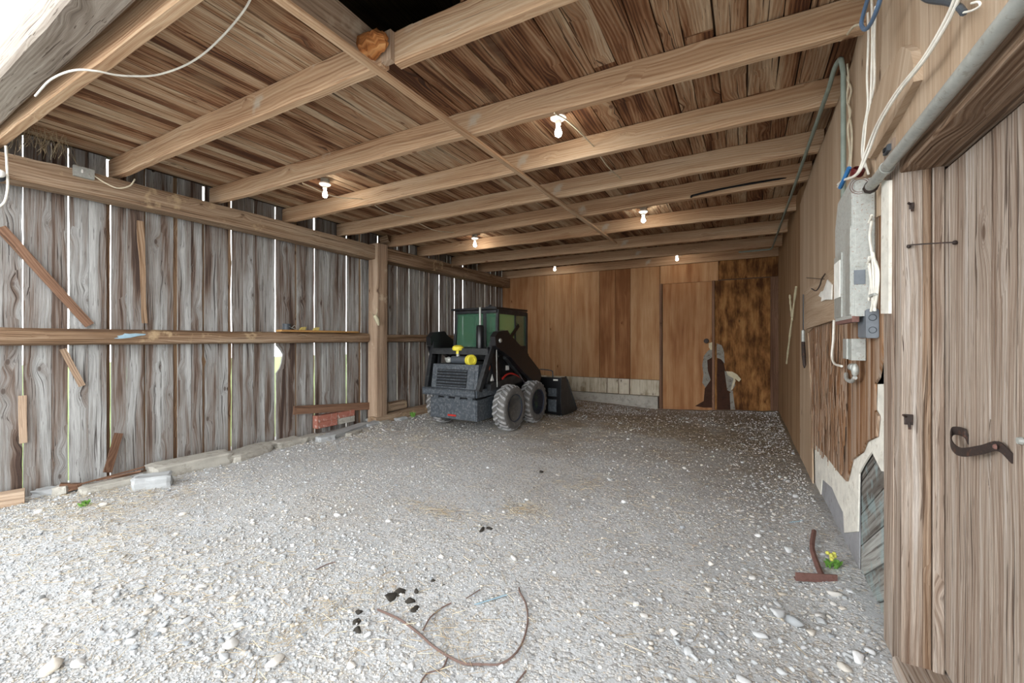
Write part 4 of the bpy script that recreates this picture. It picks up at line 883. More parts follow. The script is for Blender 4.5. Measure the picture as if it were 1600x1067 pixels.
# junction boxes
e = empty('junction_box', (.575, 2.9, 1.51), 'blue grey plastic junction box under the white cable bundle', 'electrical box')
MB().box((.551, 2.82, 1.513), (.604, 3.0, 1.665), bev=.008).build('box', 'greyplastic', e)
for z_ in (1.555, 1.62): ring(MB(), (.578, 2.82, z_), (0, -1, 0), .016, .002).build('knockout_ring', 'darkplastic', e)
e = empty('outlet_box', (.565, 3.1, 1.39), 'smaller grey steel outlet box below the junction box', 'electrical box')
MB().box((.537, 3.08, 1.385), (.604, 3.17, 1.51), bev=.004).build('box', 'greymetal', e)
for z_ in (1.42, 1.475): MB().lathe([(0, 0), (.013, 0), (.013, .003), (0, .003)], (.57, 3.08, z_), (0, -1, 0), 14).build('knockout', 'rustgrey', e)
MB().box((.525, 3.15, 1.39), (.537, 3.26, 1.51), bev=.004).build('side_plate', 'greymetal', e)
p = onX(1331, 578, .55); e = empty('pipe_elbow', p - Vector((0, 0, .06)), 'round grey conduit elbow fitting beneath the outlet box', 'fitting')
MB().lathe([(0, 0), (.02, 0), (.022, .05), (0, .05)], onX(1334, 574, .55), (0, 1, 0), 14).build('collar', 'greymetal', e, smooth=True)
MB().ball(onX(1336, 578, .555), .032, 14, 10, sq=(.6, .6, 1.2)).build('body', 'greymetal', e, smooth=True)
MB().tube(curve([onX(1336, 590, .56), onX(1330, 596, .57), onX(1323, 592, .58), onX(1322, 584, .59)], 5), .012, 8).build('bent_tube', 'rustgrey', e, smooth=True)
cable([onX(1303, 500, .575), onX(1302, 530, .575), onX(1300, 556, .572), onX(1304, 568, .568), onX(1315, 572, .56)], .008, 'whitecable', 'white cable dropping from the fuse box and bending right')
# wooden pieces on the wall
mb = MB(); mb.prism([onX(a, b, .57) for a, b in [(1408, 73), (1416, 75), (1423, 81), (1427, 100), (1427, 128), (1395, 188), (1359, 248), (1350, 244), (1353, 181), (1381, 116)]], (.04, 0, 0), udir=(0, .6, -.8)); tag(mb.build('wooden_wedge', 'plygrey'), 'slanted rough wooden wedge board nailed above the conduit', 'board')
p = onX(1387, 234, .585); e = empty('cable_clamp', p - Vector((0, 0, .02)), 'small dark blue plastic clamp on the wall above the conduit end', 'clamp')
MB().box(p + Vector((-.01, -.035, -.015)), p + Vector((.015, .035, .015)), bev=.003).build('body', 'darkplastic', e); MB().box(p + Vector((-.016, -.012, -.008)), p + Vector((-.008, .012, .008))).build('catch', 'slot', e)
mb = MB(); mb.prism([onX(a, b, .574) for a, b in [(1256, 456), (1297, 420), (1303, 420), (1303, 500), (1299, 501), (1259, 514)]], (.019, 0, 0), udir=(0, 1, 0)); tag(mb.build('hook_board', 'plygrey'), 'pale backing board beside the fuse box holding hooks', 'board')
for i, (a, b, lb) in enumerate([((1244, 448), (1229, 568), 'long barkless stick hanging crooked on the right wall'), ((1234, 461), (1238, 500), 'short stick crossing behind the long one')]):
    q0, q1_ = onX(*a, .565), onX(*b, .565); m_ = q0.lerp(q1_, .5) + Vector((0, .03, 0)); mb = MB(); mb.tube(curve([q0, m_, q1_], 6), [.012 + .003 * math.sin(k_ * 2.1) for k_ in range(13)], 7); tag(mb.build('stick', 'bone', smooth=True), lb, 'stick', 'sticks on the right wall')
p0_, p1_ = onX(1255, 460, .56), onX(1255, 516, .56); e = empty('file_tool', onX(1256, 575, .56), 'dark flat file with steel ferrule hanging on the right wall', 'tool')
MB().board(p0_, p1_, (0, 1, 0), .045, .006).build('blade', 'darkplastic', e); MB().tube([p1_, onX(1255, 534, .56)], .018, 10).build('ferrule', 'greymetal', e, smooth=True); MB().tube([onX(1255, 534, .56), onX(1256, 555, .56), onX(1257, 570, .56), onX(1257, 575, .56)], [.018, .021, .016, .006], 10).build('handle', 'iron', e, smooth=True)
mb = MB(); mb.tube(curve([onX(1289, 428, .57), onX(1284, 436, .53), onX(1281, 446, .52), onX(1275, 454, .52), onX(1268, 451, .53)], 6), .005, 6); mb.tube([onX(1260, 434, .57), onX(1288, 436, .54)], .003, 6); tag(mb.build('wall_hook', 'iron', smooth=True), 'bent iron wire hook on the backing board', 'hook')
mb = MB(); rr = random.Random(6); pts_ = [(1292, 437), (1299, 445), (1300, 468), (1292, 468), (1286, 471), (1284, 465), (1280, 462), (1282, 456), (1288, 454)]; mb.prism([onX(a, b, .565) + Vector((rr.uniform(-.015, .005), 0, 0)) for a, b in pts_], (.008, 0, 0)); tag(mb.build('crumpled_paper', 'paper'), 'torn white paper scrap stuck beside the fuse box', 'paper')

# ------------------------------------------------------------------ compact loader
LX, LY = -4.13, 6.5
sk = empty('skid_steer_loader', (LX, LY, 0), 'black compact wheel loader with cab and bucket parked at the back', 'loader', rz=R(-1.5))
def P_(x_, y_, z_): return Vector((x_, y_, z_))
def part(name, mb, mat, parent=None, smooth=False):
    return mb.build(name, mat, parent or sk, smooth=smooth, world=False)
def yz(mb, pts, x_, T): mb.prism([(x_, a, b) for a, b in pts], (T, 0, 0)); return mb
# wheels
def tyre(x_, y_, side, label=None):
    w_ = 'wheel'; rad = .385; wd = .25; xc = x_
    mb = MB(); prof = []
    pr_ = [(.225, -.11), (.25, -.122), (.30, -.125), (.34, -.115), (.362, -.09), (.365, 0), (.362, .09), (.34, .115), (.30, .125), (.25, .122), (.225, .11)]
    mb.lathe([(r_, h_) for r_, h_ in pr_], (xc, y_, rad), (1, 0, 0), 40)
    tr = part(w_, mb, 'tyredark', smooth=True)
    mb = MB(); nl = 22
    for k_ in range(nl):
        for sd_ in (-1, 1):
            a0 = 2 * math.pi * (k_ + (.5 if sd_ > 0 else 0)) / nl
            secs = []
            for q in range(5):
                f_ = q / 4; xx = sd_ * (-.005 + .118 * f_); aa = a0 + .20 * f_ ** .8; rin = .355 - (.035 * f_ ** 4); rout = rad - .028 * f_ ** 3; hw = .028 + .022 * f_
                hwa = hw / .38 * .55
                secs.append([Vector((xc + xx, y_ + math.cos(aa - hwa) * rin, rad + math.sin(aa - hwa) * rin)), Vector((xc + xx, y_ + math.cos(aa + hwa) * rin, rad + math.sin(aa + hwa) * rin)),
                             Vector((xc + xx, y_ + math.cos(aa + hwa * .8) * rout, rad + math.sin(aa + hwa * .8) * rout)), Vector((xc + xx, y_ + math.cos(aa - hwa * .8) * rout, rad + math.sin(aa - hwa * .8) * rout))])
            mb.loft(secs)
    part('tread_lug', mb, 'tyre', tr)
    ox = side
    mb = MB(); mb.lathe([(.225, .11), (.232, .125), (.215, .12), (.205, .08), (.195, -.07), (.13, -.085), (.11, -.05), (.06, -.045), (.055, -.02), (0, -.018)], (xc, y_, rad), (ox, 0, 0), 32)
    rm = part('rim', mb, 'rim', tr, True)
    for k_ in range(8):
        a = 2 * math.pi * k_ / 8; mb = MB(); mb.lathe([(0, 0), (.011, 0), (.011, .012), (0, .013)], (xc + ox * -.055, y_ + math.cos(a) * .09, rad + math.sin(a) * .09), (ox, 0, 0), 6); part('wheel_nut', mb, 'greymetal', tr)
    return tr
for x_ in (-.70, .70):
    for y_ in (-.42, .42): tyre(x_, y_, 1 if x_ > 0 else -1)
# chassis
mb = MB(); mb.box((-.46, -1.04, .22), (.46, -.55, .56), bev=.012); mb.prism([(.46, -1.03, .22), (.46, -.38, .24), (.46, -.38, .60), (.46, -1.03, .55)], (.02, 0, 0)); mb.prism([(-.48, -1.03, .22), (-.48, -.38, .24), (-.48, -.38, .60), (-.48, -1.03, .55)], (.02, 0, 0)); part('counterweight', mb, 'blackworn')
mb = MB(); mb.box((-.45, -.6, .24), (.45, .95, .72), bev=.02); part('chassis', mb, 'black')
mb = MB(); mb.box((-.44, -1.02, .56), (.44, -.7, .60)); part('rear_step', mb, 'slot')
for x_ in (-.40, -.18, .05, .30): MB_2 = MB(); MB_2.box((x_, -1.045, .545), (x_ + .10, -.99, .61)); part('step_bracket', MB_2, 'blackworn')
mb = MB(); mb.box((-.09, -1.06, .27), (.07, -1.035, .30), bev=.008); part('reflector', mb, 'redpaint')
# bumper channel
mb = MB(); mb.box((-.60, -1.10, .60), (.48, -1.06, .72), bev=.006); mb.box((-.60, -1.10, .70), (.48, -.98, .72)); mb.box((-.60, -1.10, .60), (.48, -.98, .62))
mb.board((.50, -1.08, .66), (.58, -.35, .70), (0, 0, 1), .12, .03); mb.board((-.60, -1.08, .66), (-.60, -.35, .70), (0, 0, 1), .12, .03); part('bumper', mb, 'blackworn')
# hood with louvred grille
mb = MB(); secs = []
for yb_, z_ in ((-1.02, .72), (-.98, 1.11), (-.55, 1.11), (-.50, .72)): pass
mb.prism([(-.47, -1.03, .70), (-.47, -.97, 1.11), (-.47, -.45, 1.11), (-.47, -.45, .70)], (.94, 0, 0)); hd = part('engine_hood', mb, 'blackworn')
mb = MB(); mb.board((-.36, -1.006, .885), (.26, -1.006, .885), (0, .146, 1), .29, .01); part('grille_recess', mb, 'slot', hd)
for k_ in range(6):
    z_ = .77 + k_ * .048; y_ = -1.03 + (z_ - .70) * .146
    mb = MB(); mb.board((-.36, y_ - .010, z_), (.26, y_ - .010, z_), (0, -1, -1.0), .036, .008); part('louvre', mb, 'blackworn', hd)
mb = MB(); mb.board((.31, -1.008, .88), (.41, -1.008, .88), (0, .146, 1), .26, .008); part('side_louvre_panel', mb, 'blackworn', hd)
# uprights of the lift frame
for s_, xb_, xt_ in ((1, .50, .60), (-1, -.56, -.64)):
    mb = MB(); mb.board((xb_, -1.02, .70), (xt_, -.76, 1.47), (1, 0, 0), .075, .10, bev=.006); part('frame_upright', mb, 'black')
    mb = MB(); mb.board((xb_ - s_ * .02, -.80, .70), (xt_ - s_ * .02, -.62, 1.30), (1, 0, 0), .03, .07, bev=.004); part('frame_brace', mb, 'black')
    mb = MB(); mb.prism([(xt_ - .04, -.9, 1.40), (xt_ - .04, -.62, 1.36), (xt_ - .04, -.5, .75), (xt_ - .04, -.62, .72)], (.03, 0, 0)); part('frame_plate', mb, 'blackgloss')
mb = MB(); mb.box((-.58, -.86, 1.33), (.58, -.5, 1.37), bev=.004); mb.box((-.58, -.88, 1.27), (.58, -.85, 1.37)); part('cross_member', mb, 'black')
# lift arms
arm = [(-.88, 1.56), (-.78, 1.645), (-.50, 1.67), (-.42, 1.60), (.02, 1.36), (.50, 1.05), (.68, .93), (.73, .82), (.66, .70), (.48, .72), (.03, .95), (-.40, 1.22), (-.72, 1.35), (-.86, 1.42)]
for s_ in (1, -1):
    mb = MB(); yz(mb, arm, .62 if s_ > 0 else -.72, .10); ar = part('lift_arm', mb, 'blackgloss')
    mb = MB(); mb.lathe([(0, 0), (.035, 0), (.03, .02), (0, .022)], (.72 if s_ > 0 else -.72, -.74, 1.50), (s_, 0, 0), 14); part('pivot_pin', mb, 'greymetal', ar, True)
    mb = MB(); mb.tube([(s_ * .60, -.40, 1.22), (s_ * .60, .05, .92)], .035, 10); cy = part('lift_cylinder', mb, 'black', None, True)
    mb = MB(); mb.tube([(s_ * .60, .05, .92), (s_ * .60, .42, .62)], .017, 8); part('cylinder_rod', mb, 'chrome', cy, True)
    mb = MB(); yz(mb, [(.40, .40), (.55, .92), (.72, .90), (.95, .60), (.98, .25), (.60, .25)], s_ * .57 - .03, .06); part('arm_link', mb, 'black')
    mb = MB(); mb.tube([(s_ * .50, .30, .85), (s_ * .50, .85, .55)], .028, 8); part('tilt_cylinder', mb, 'iron', None, True)
mb = MB(); mb.board((.7215, -.62, 1.50), (.7215, -.52, 1.45), (0, 0, 1), .02, .002)
# side details
mb = MB(); yz(mb, [(-.60, .55), (-.60, 1.08), (-.30, 1.25), (.55, 1.25), (.85, .80), (.85, .5)], .44, .02); part('side_panel', mb, 'black')
mb = MB(); yz(mb, [(-.60, .55), (-.60, 1.08), (-.30, 1.25), (.55, 1.25), (.85, .80), (.85, .5)], -.46, .02); part('side_panel', mb, 'black')
for s_ in (1, -1):
    mb = MB(); mb.tube(curve([(s_ * .60, -.47, .86), (s_ * .60, -.35, .92), (s_ * .60, -.18, .93), (s_ * .60, .0, .88), (s_ * .60, .14, .80)], 5), .016, 8); part('fender_strip', mb, 'redpaint', None, True)
    mb = MB(); mb.prism([(s_ * .46, -.85, .80), (s_ * .46, -.1, .90), (s_ * .46, .18, .80), (s_ * .46, .18, .76), (s_ * .46, -.85, .70)], (s_ * .16, 0, 0)); part('fender', mb, 'black')
mb = MB(); mb.box((.48, -.70, 1.02), (.50, -.62, 1.09), bev=.004); part('marker_light', mb, 'orange')
mb = MB(); mb.box((.47, -.16, .98), (.474, -.05, 1.06)); part('decal', mb, 'paper')
mb = MB(); mb.prism([(.52, -.72, .84), (.52, -.62, .84), (.52, -.66, .95), (.52, -.69, .95)], (.02, 0, 0)); part('reflector', mb, 'paper')
mb = MB(); mb.tube([(.64, -.72, 1.35), (.64, -.70, .75)], .008, 6); part('hose', mb, 'greymetal', None, True)
mb = MB(); mb.tube(curve([(.45, -.8, .62), (.56, -.55, .72), (.60, -.3, .80)], 5), .014, 6); part('hose', mb, 'iron', None, True)
# air cleaner, yellow caps, muffler
mb = MB(); mb.tube([(-.14, -.86, 1.18), (.22, -.86, 1.18)], .065, 18); ac = part('air_cleaner', mb, 'darkplastic', None, True)
mb = MB(); mb.lathe([(0, 0), (.085, 0), (.092, .02), (.092, .09), (.08, .10), (.05, .10), (.045, .09), (0, .09)], (.21, -.88, 1.18), (1, -.35, 0), 24); part('cleaner_lid', mb, 'yellow', ac, True)
mb = MB(); mb.lathe([(0, 0), (.035, 0), (.035, .05), (.085, .055), (.098, .075), (.095, .115), (.06, .14), (0, .145)], (-.03, -.86, 1.28), (0, 0, 1), 24); part('intake_cap', mb, 'yellow', ac, True)
mb = MB(); mb.lathe([(0, 0), (.03, 0), (.03, .06), (0, .06)], (-.03, -.86, 1.23), (0, 0, 1), 12); part('intake_pipe', mb, 'greymetal', ac, True)
mb = MB(); mb.ball((-.24, -.84, 1.17), .06, 10, 8, sq=(1.2, .8, .9)); mb.tube(curve([(-.3, -.86, 1.2), (-.22, -.9, 1.14), (-.16, -.88, 1.16)], 4), .015, 6); part('engine_fitting', mb, 'greymetal', None, True)
mb = MB(); mb.lathe([(0, 0), (.068, 0), (.07, .02), (.07, .36), (.05, .39), (0, .39)], (.235, -.60, 1.37), (0, 0, 1), 20); mf = part('muffler', mb, 'blackgloss', None, True)
mb = MB(); mb.tube([(.235, -.60, 1.75), (.235, -.60, 2.06)], .019, 10); part('exhaust_pipe', mb, 'greymetal', mf, True)
# cab
cx0, cx1, cy0, cy1, cz0, cz1 = -.45, .45, -.36, .62, 1.22, 2.03
cabm = MB()
def bar(mb, a, b, w1=.05, w2=.05): mb.board(a, b, (1, 0, 0) if abs(Vector(b).x - Vector(a).x) < .5 else (0, 1, 0), w1, w2, bev=.006)
for s_ in (-1, 1):
    X_ = s_ * .44
    bar(cabm, (s_ * .46, -.42, 1.30), (s_ * .43, -.36, cz1)); bar(cabm, (X_, .62, cz0), (X_, .62, cz1), .06, .07); bar(cabm, (X_, .20, cz0), (X_, .20, cz1), .05, .04)
    cabm.board((X_, -.40, 1.33), (X_, .62, 1.33), (0, 0, 1), .14, .05); cabm.board((X_, -.38, 2.0), (X_, .62, 2.0), (0, 0, 1), .08, .05)
bar(cabm, (-.44, -.38, 2.0), (.44, -.38, 2.0), .07, .05); bar(cabm, (-.46, -.40, 1.36), (.46, -.40, 1.36), .07, .05)
bar(cabm, (.06 + .12, -.37, 1.36), (.06 + .12, -.37, 2.0), .07, .04)
bar(cabm, (-.44, .64, 2.0), (.44, .64, 2.0), .07, .05); bar(cabm, (-.44, .70, 1.22), (.44, .70, 1.22), .07, .05)
cab = part('cab_frame', cabm, 'black')
mb = MB(); mb.prism([(-.50, -.46, 2.035), (.47, -.46, 2.035), (.47, .64, 2.05), (-.50, .64, 2.05)], (0, 0, .035)); part('cab_roof', mb, 'blackgloss', cab)
mb = MB(); mb.box((-.43, -.385, 1.39), (.14, -.378, 1.97)); part('rear_window', mb, 'glass', cab)
mb = MB(); mb.box((.22, -.385, 1.39), (.42, -.378, 1.97)); part('rear_window', mb, 'glass', cab)
for s_ in (1, -1):
    mb = MB(); mb.box((s_ * .445, -.33, 1.40), (s_ * .451, .17, 1.96)); part('side_window', mb, 'glasslit', cab)
    mb = MB(); mb.box((s_ * .445, .23, 1.40), (s_ * .451, .58, 1.96)); part('side_window', mb, 'glass', cab)
mb = MB(); mb.board((.47, -.05, 1.52), (.47, .30, 1.78), (0, 0, 1), .07, .012); part('side_bar', mb, 'blackgloss', cab)
mb = MB(); mb.board((.48, -.06, 1.52), (.48, -.02, 1.55), (0, 0, 1), .07, .004); part('warning_label', mb, 'orange', cab)
mb = MB(); mb.box((-.25, -.1, 1.0), (.25, .3, 1.15), bev=.03); mb.box((-.24, -.16, 1.15), (.24, -.06, 1.65), bev=.03); part('seat', mb, 'black', cab)
mb = MB(); mb.ball((.30, -.40, 2.09), .03, 10, 6); mb.box((.22, -.42, 2.07), (.40, -.38, 2.085)); part('roof_light', mb, 'black', cab)
# bucket
bk = MB()
bx0, bx1 = -.90, .93
prof = [(1.16, .77), (1.14, .25), (1.20, .03), (1.95, .03)]
for (a, b) in zip(prof[:-1], prof[1:]):
    bk.board(((bx0 + bx1) / 2, (a[0] + b[0]) / 2, (a[1] + b[1]) / 2), ((bx0 + bx1) / 2 + .001, (a[0] + b[0]) / 2, (a[1] + b[1]) / 2), (0, 1, 0), .01, .01) if False else None
    d_ = Vector((0, b[0] - a[0], b[1] - a[1])); n_ = Vector((0, -d_.z, d_.y)).normalized() * .012
    bk.prism([(bx0, a[0], a[1]), (bx0, b[0], b[1]), (bx0, b[0] + n_.y, b[1] + n_.z), (bx0, a[0] + n_.y, a[1] + n_.z)], (bx1 - bx0, 0, 0))
b_ = part('bucket', bk, 'blackgloss')
for x_ in (bx0 - .012, bx1):
    mb = MB(); yz(mb, [(1.16, .78), (1.38, .77), (1.50, .70), (1.96, .06), (1.95, .015), (1.20, .015), (1.13, .25)], x_, .014); part('side_plate', mb, 'black', b_)
    mb = MB(); mb.board((x_ + .007, 1.38, .775), (x_ + .007, 1.965, .05), (1, 0, 0), .03, .02); part('edge_bar', mb, 'blackworn', b_)
mb = MB(); mb.box((.68, 1.10, .40), (.86, 1.135, .56), bev=.004); part('mount_plate', mb, 'blackworn', b_); mb = MB(); mb.box((.68, 1.10, .10), (.86, 1.135, .34), bev=.004); part('mount_plate', mb, 'blackworn', b_)
mb = MB(); mb.box((.77, 1.152, .705), (.87, 1.158, .735)); part('decal', mb, 'paper', b_)
mb = MB(); mb.tube(curve([(.42, 1.17, .77), (.42, 1.17, .88), (.46, 1.17, .915), (.58, 1.17, .915), (.72, 1.17, .90), (.75, 1.17, .87), (.75, 1.17, .77)], 4), .010, 8); part('grab_bar', mb, 'blackworn', b_, True)

# ------------------------------------------------------------------ lever, flower, twigs, clods on the ground
e = empty('iron_lever', onZ(1290, 905, 0), 'bent rusty iron lever on a flat bar lying beside the right wall', 'lever')
LP = curve([onZ(1270, 822, .02), onX(1272, 842, .44) * 1.0, onZ(1274, 872, .04), onZ(1284, 890, .03), onZ(1290, 905, .02)], 6)
LP = curve([onZ(1272, 830, .06), onZ(1269, 856, .05), onZ(1278, 885, .04), onZ(1287, 905, .03)], 6)
mb = MB(); mb.board(LP[0], LP[-1], (1, 0, 0), .001, .001) if False else None
mb.tube(LP, [.017] * len(LP), 6); mb.build('lever_arm', 'rust', e)
mb = MB(); mb.tube(curve([onZ(1287, 905, .03), onZ(1275, 900, .04), onZ(1260, 902, .02)], 4), .014, 6); mb.build('lever_foot', 'rust', e)
a, b = onZ(1243, 912, .0), onZ(1308, 916, .0); mb = MB(); mb.board(a + Vector((0, 0, .045)), b + Vector((0, 0, .045)), (0, 0, 1), .05, .008); mb.board(a + Vector((0, .02, .022)), b + Vector((0, .02, .022)), (0, 1, 0), .04, .006); mb.build('flat_bar', 'rust', e)
def plant(p, mats, h, n_, label, cat, seed):
    rr = random.Random(seed); e = empty('small_plant', p, label, cat); mb = MB()
    for i in range(n_):
        a = rr.uniform(0, 6.28); l_ = h * rr.uniform(.5, 1.1); d_ = Vector((math.cos(a) * .5, math.sin(a) * .5, 1)).normalized()
        base = Vector(p) + Vector((rr.uniform(-.03, .03), rr.uniform(-.03, .03), 0)); mid = base + d_ * l_ * .6; tip = mid + Vector((d_.x, d_.y, .3)) * l_ * .4
        sd_ = d_.cross(Vector((0, 0, 1))).normalized() * l_ * .16
        mb.face((len(mb.v), len(mb.v) + 1, len(mb.v) + 2, len(mb.v) + 3), [(0, 0)] * 4, .5); mb.v.extend([tuple(base), tuple(mid + sd_), tuple(tip), tuple(mid - sd_)])
    mb.build('leaf_tuft', mats[0], e); e.children[0]['kind'] = 'stuff'
    if len(mats) > 1:
        mb = MB()
        for i in range(9): mb.ball(Vector(p) + Vector((rr.uniform(-.03, .03), rr.uniform(-.03, .03), h * rr.uniform(.7, 1.1))), .012, 6, 4)
        fl = mb.build('blossom', mats[1], e); fl['kind'] = 'stuff'
plant(onZ(1299, 888, .02), ['leaf', 'flower'], .09, 24, 'yellow flowering weed at the foot of the right wall', 'plant', 1)
plant(onZ(645, 652, .03), ['leaf'], .14, 30, 'green weed growing in front of the sill log', 'plant', 2)
plant(onZ(131, 792, .0), ['leaf'], .08, 26, 'little green weed in straw at the lower left', 'plant', 3)
def gpt(px, py, h=0.0):
    p = onZ(px, py, 0.0); p = onZ(px, py, gz(p.x, p.y) + h); return p
TW = [([(590, 952), (625, 968), (655, 990), (680, 1012), (720, 1035), (752, 1038)], .006, 'long reddish twig curving across the gravel, bottom centre'),
      ([(752, 1038), (785, 1036), (812, 1012), (824, 975), (822, 945), (812, 925), (811, 918)], .005, 'dark hooked vine end rising right of the long twig'),
      ([(661, 985), (672, 965), (690, 950), (705, 942)], .004, 'thin side twig pointing up from the long twig'),
      ([(700, 1026), (690, 1045), (668, 1052), (655, 1070)], .004, 'thin side twig pointing down from the long twig'),
      ([(728, 935), (750, 921)], .003, 'tiny straight twig above the long one'),
      ([(806, 1068), (822, 1048)], .004, 'short twig at the bottom edge of the view'), ([(494, 890), (510, 882), (524, 878)], .004, 'small dark twig left of the dark clods')]
for pp, r_, lb in TW: cable([gpt(a, b, r_ + .004) for a, b in pp], r_, 'twig', lb, 'twig', 'twig', 6, 'twigs on the gravel')
mb = MB(); a, b = gpt(745, 944, .006), gpt(790, 930, .006)
for k_ in range(14):
    c_ = a.lerp(b, k_ / 13); mb.board(c_ + Vector((-.012, -.008, 0)), c_ + Vector((.012, .010, .004)), (0, 1, 0), .006, .003)
mb.board(a, b, (0, 0, 1), .003, .003); tag(mb.build('plastic_strip', 'bluestrip'), 'pale blue ribbed plastic strip lying on the gravel', 'strip')
mb = MB(); a, b = gpt(1236, 816, .006), gpt(1252, 814, .006)
for k_ in range(7):
    c_ = a.lerp(b, k_ / 6); mb.board(c_ + Vector((-.012, -.008, 0)), c_ + Vector((.012, .010, .004)), (0, 1, 0), .006, .003)
mb.board(a, b, (0, 0, 1), .003, .003); tag(mb.build('plastic_strip', 'bluestrip'), 'small ribbed plastic strip near the right wall', 'strip')

# stones, dust and straw
def ico(sub):
    bm = bmesh.new(); bmesh.ops.create_icosphere(bm, subdivisions=sub, radius=1.0)
    v = np.array([tuple(x.co) for x in bm.verts]); f = np.array([[q.index for q in x.verts] for x in bm.faces]); bm.free(); return v, f
def stone_variants(sub, n_):
    v, f = ico(sub); out = []
    for i in range(n_):
        w_ = v.copy()
        for _ in range(16):                                 # knock flat facets off the ball
            d_ = rng.normal(size=3); d_ /= np.linalg.norm(d_); lim = rng.uniform(.45, .85); dd = w_ @ d_; m_ = dd > lim; w_[m_] -= np.outer(dd[m_] - lim, d_)
        w_ *= 1 + rng.uniform(-.06, .06, size=(len(v), 1)); out.append((w_, f))
    return out
V1 = stone_variants(1, 8); V2 = stone_variants(2, 8)
def scatter_stones(name, pos, size, variants, mat='gravel', tone=None):
    n_ = len(pos); VV = []; FF = []; TT = []; base = 0
    for i in range(n_):
        v, f = variants[i % len(variants)]; a = rng.uniform(0, 6.28); c_, s_ = math.cos(a), math.sin(a)
        sc3 = size[i] * np.array([rng.uniform(.8, 1.3), rng.uniform(.7, 1.0), rng.uniform(.45, .75)])
        w_ = v * sc3; tl = rng.uniform(-.3, .3); w_ = w_ @ np.array([[1, 0, 0], [0, math.cos(tl), -math.sin(tl)], [0, math.sin(tl), math.cos(tl)]])
        w_ = w_ @ np.array([[c_, -s_, 0], [s_, c_, 0], [0, 0, 1]]); VV.append(w_ + np.array(pos[i]) + np.array([0, 0, sc3[2] * .35])); FF.append(f + base); TT.append(np.full(len(f), rng.random() if tone is None else tone[i])); base += len(v)
    V = np.concatenate(VV); F = np.concatenate(FF); T_ = np.concatenate(TT)
    me = bpy.data.meshes.new(name); me.vertices.add(len(V)); me.vertices.foreach_set('co', V.astype(np.float32).ravel())
    me.loops.add(len(F) * 3); me.loops.foreach_set('vertex_index', F.astype(np.int32).ravel()); me.polygons.add(len(F)); me.polygons.foreach_set('loop_start', np.arange(0, len(F) * 3, 3, dtype=np.int32))
    me.update(calc_edges=True); at = me.attributes.new('tone', 'FLOAT', 'FACE'); at.data.foreach_set('value', T_.astype(np.float32)); me.materials.append(M[mat])
    o = bpy.data.objects.new(name, me); COL.objects.link(o); return o
def dens(x, y):
    near = max(0, min(1, (3.0 - y) / 2.4)); d_ = .28 + .5 * near
    d_ += .4 * max(0, min(1, (x + .35) / .8)) + .7 * max(0, min(1, (-5.0 - x) / .5)) + .5 * max(0, min(1, (y - 8.3) / 1.2))
    d_ *= .35 + 1.3 * max(0, min(1, (mnoise.noise(Vector((x * .8, y * .8, 7))) + .42) * 1.3))
    track = math.exp(-((x + 2.3 + .10 * (y - 3)) / .8) ** 2) * (1 if 2.2 < y < 7.5 else 0); return d_ * (1 - .72 * track)
def samp(n_, far=False):
    out = []
    while len(out) < n_:
        y = 0.45 + 9.9 * random.random() ** (1.9 if not far else 1.0); x = random.uniform(-6.08, .56)
        if x / max(y, .01) < -6.5 or y > 10.2: continue
        if -3.9 > x > -4.6 and 5.4 < y < 7.6: pass
        if random.random() < dens(x, y) / 1.4: out.append((x, y, gz(x, y)))
    return out
P1 = samp(70000); S1 = np.clip(rng.lognormal(-5.15, .42, len(P1)), .003, .020)
o = scatter_stones('gravel', P1, S1, V1); tag(o, 'loose pale gravel covering the shed floor', 'gravel', kind='stuff')
P2 = samp(3400, True); S2 = np.clip(rng.lognormal(-4.35, .35, len(P2)), .008, .030)
o = scatter_stones('coarse_gravel', P2, S2, V2); tag(o, 'coarser pale stones mixed through the gravel, thickest along the walls', 'gravel', kind='stuff')
P3 = []
for cx_, cy_, sx_, sy_, n_ in ((.1, 1.9, .4, .6, 650), (-2.6, 1.15, .7, .25, 500), (.25, 3.6, .22, 1.4, 180), (-5.6, 4.6, .25, 1.6, 500), (-3.1, 1.9, .5, .3, 160), (-4.2, 8.6, 1.2, .5, 260)):
    for _ in range(n_):
        x_, y_ = rng.normal(cx_, sx_), rng.normal(cy_, sy_)
        if -6.0 < x_ < .55 and .5 < y_ < 10.1: P3.append((x_, y_, gz(x_, y_)))
S3 = np.clip(rng.lognormal(-4.25, .35, len(P3)), .008, .032)
o = scatter_stones('pebble_drift', P3, S3, V2); tag(o, 'drifts of larger pebbles along both walls and in the foreground', 'gravel', kind='stuff')
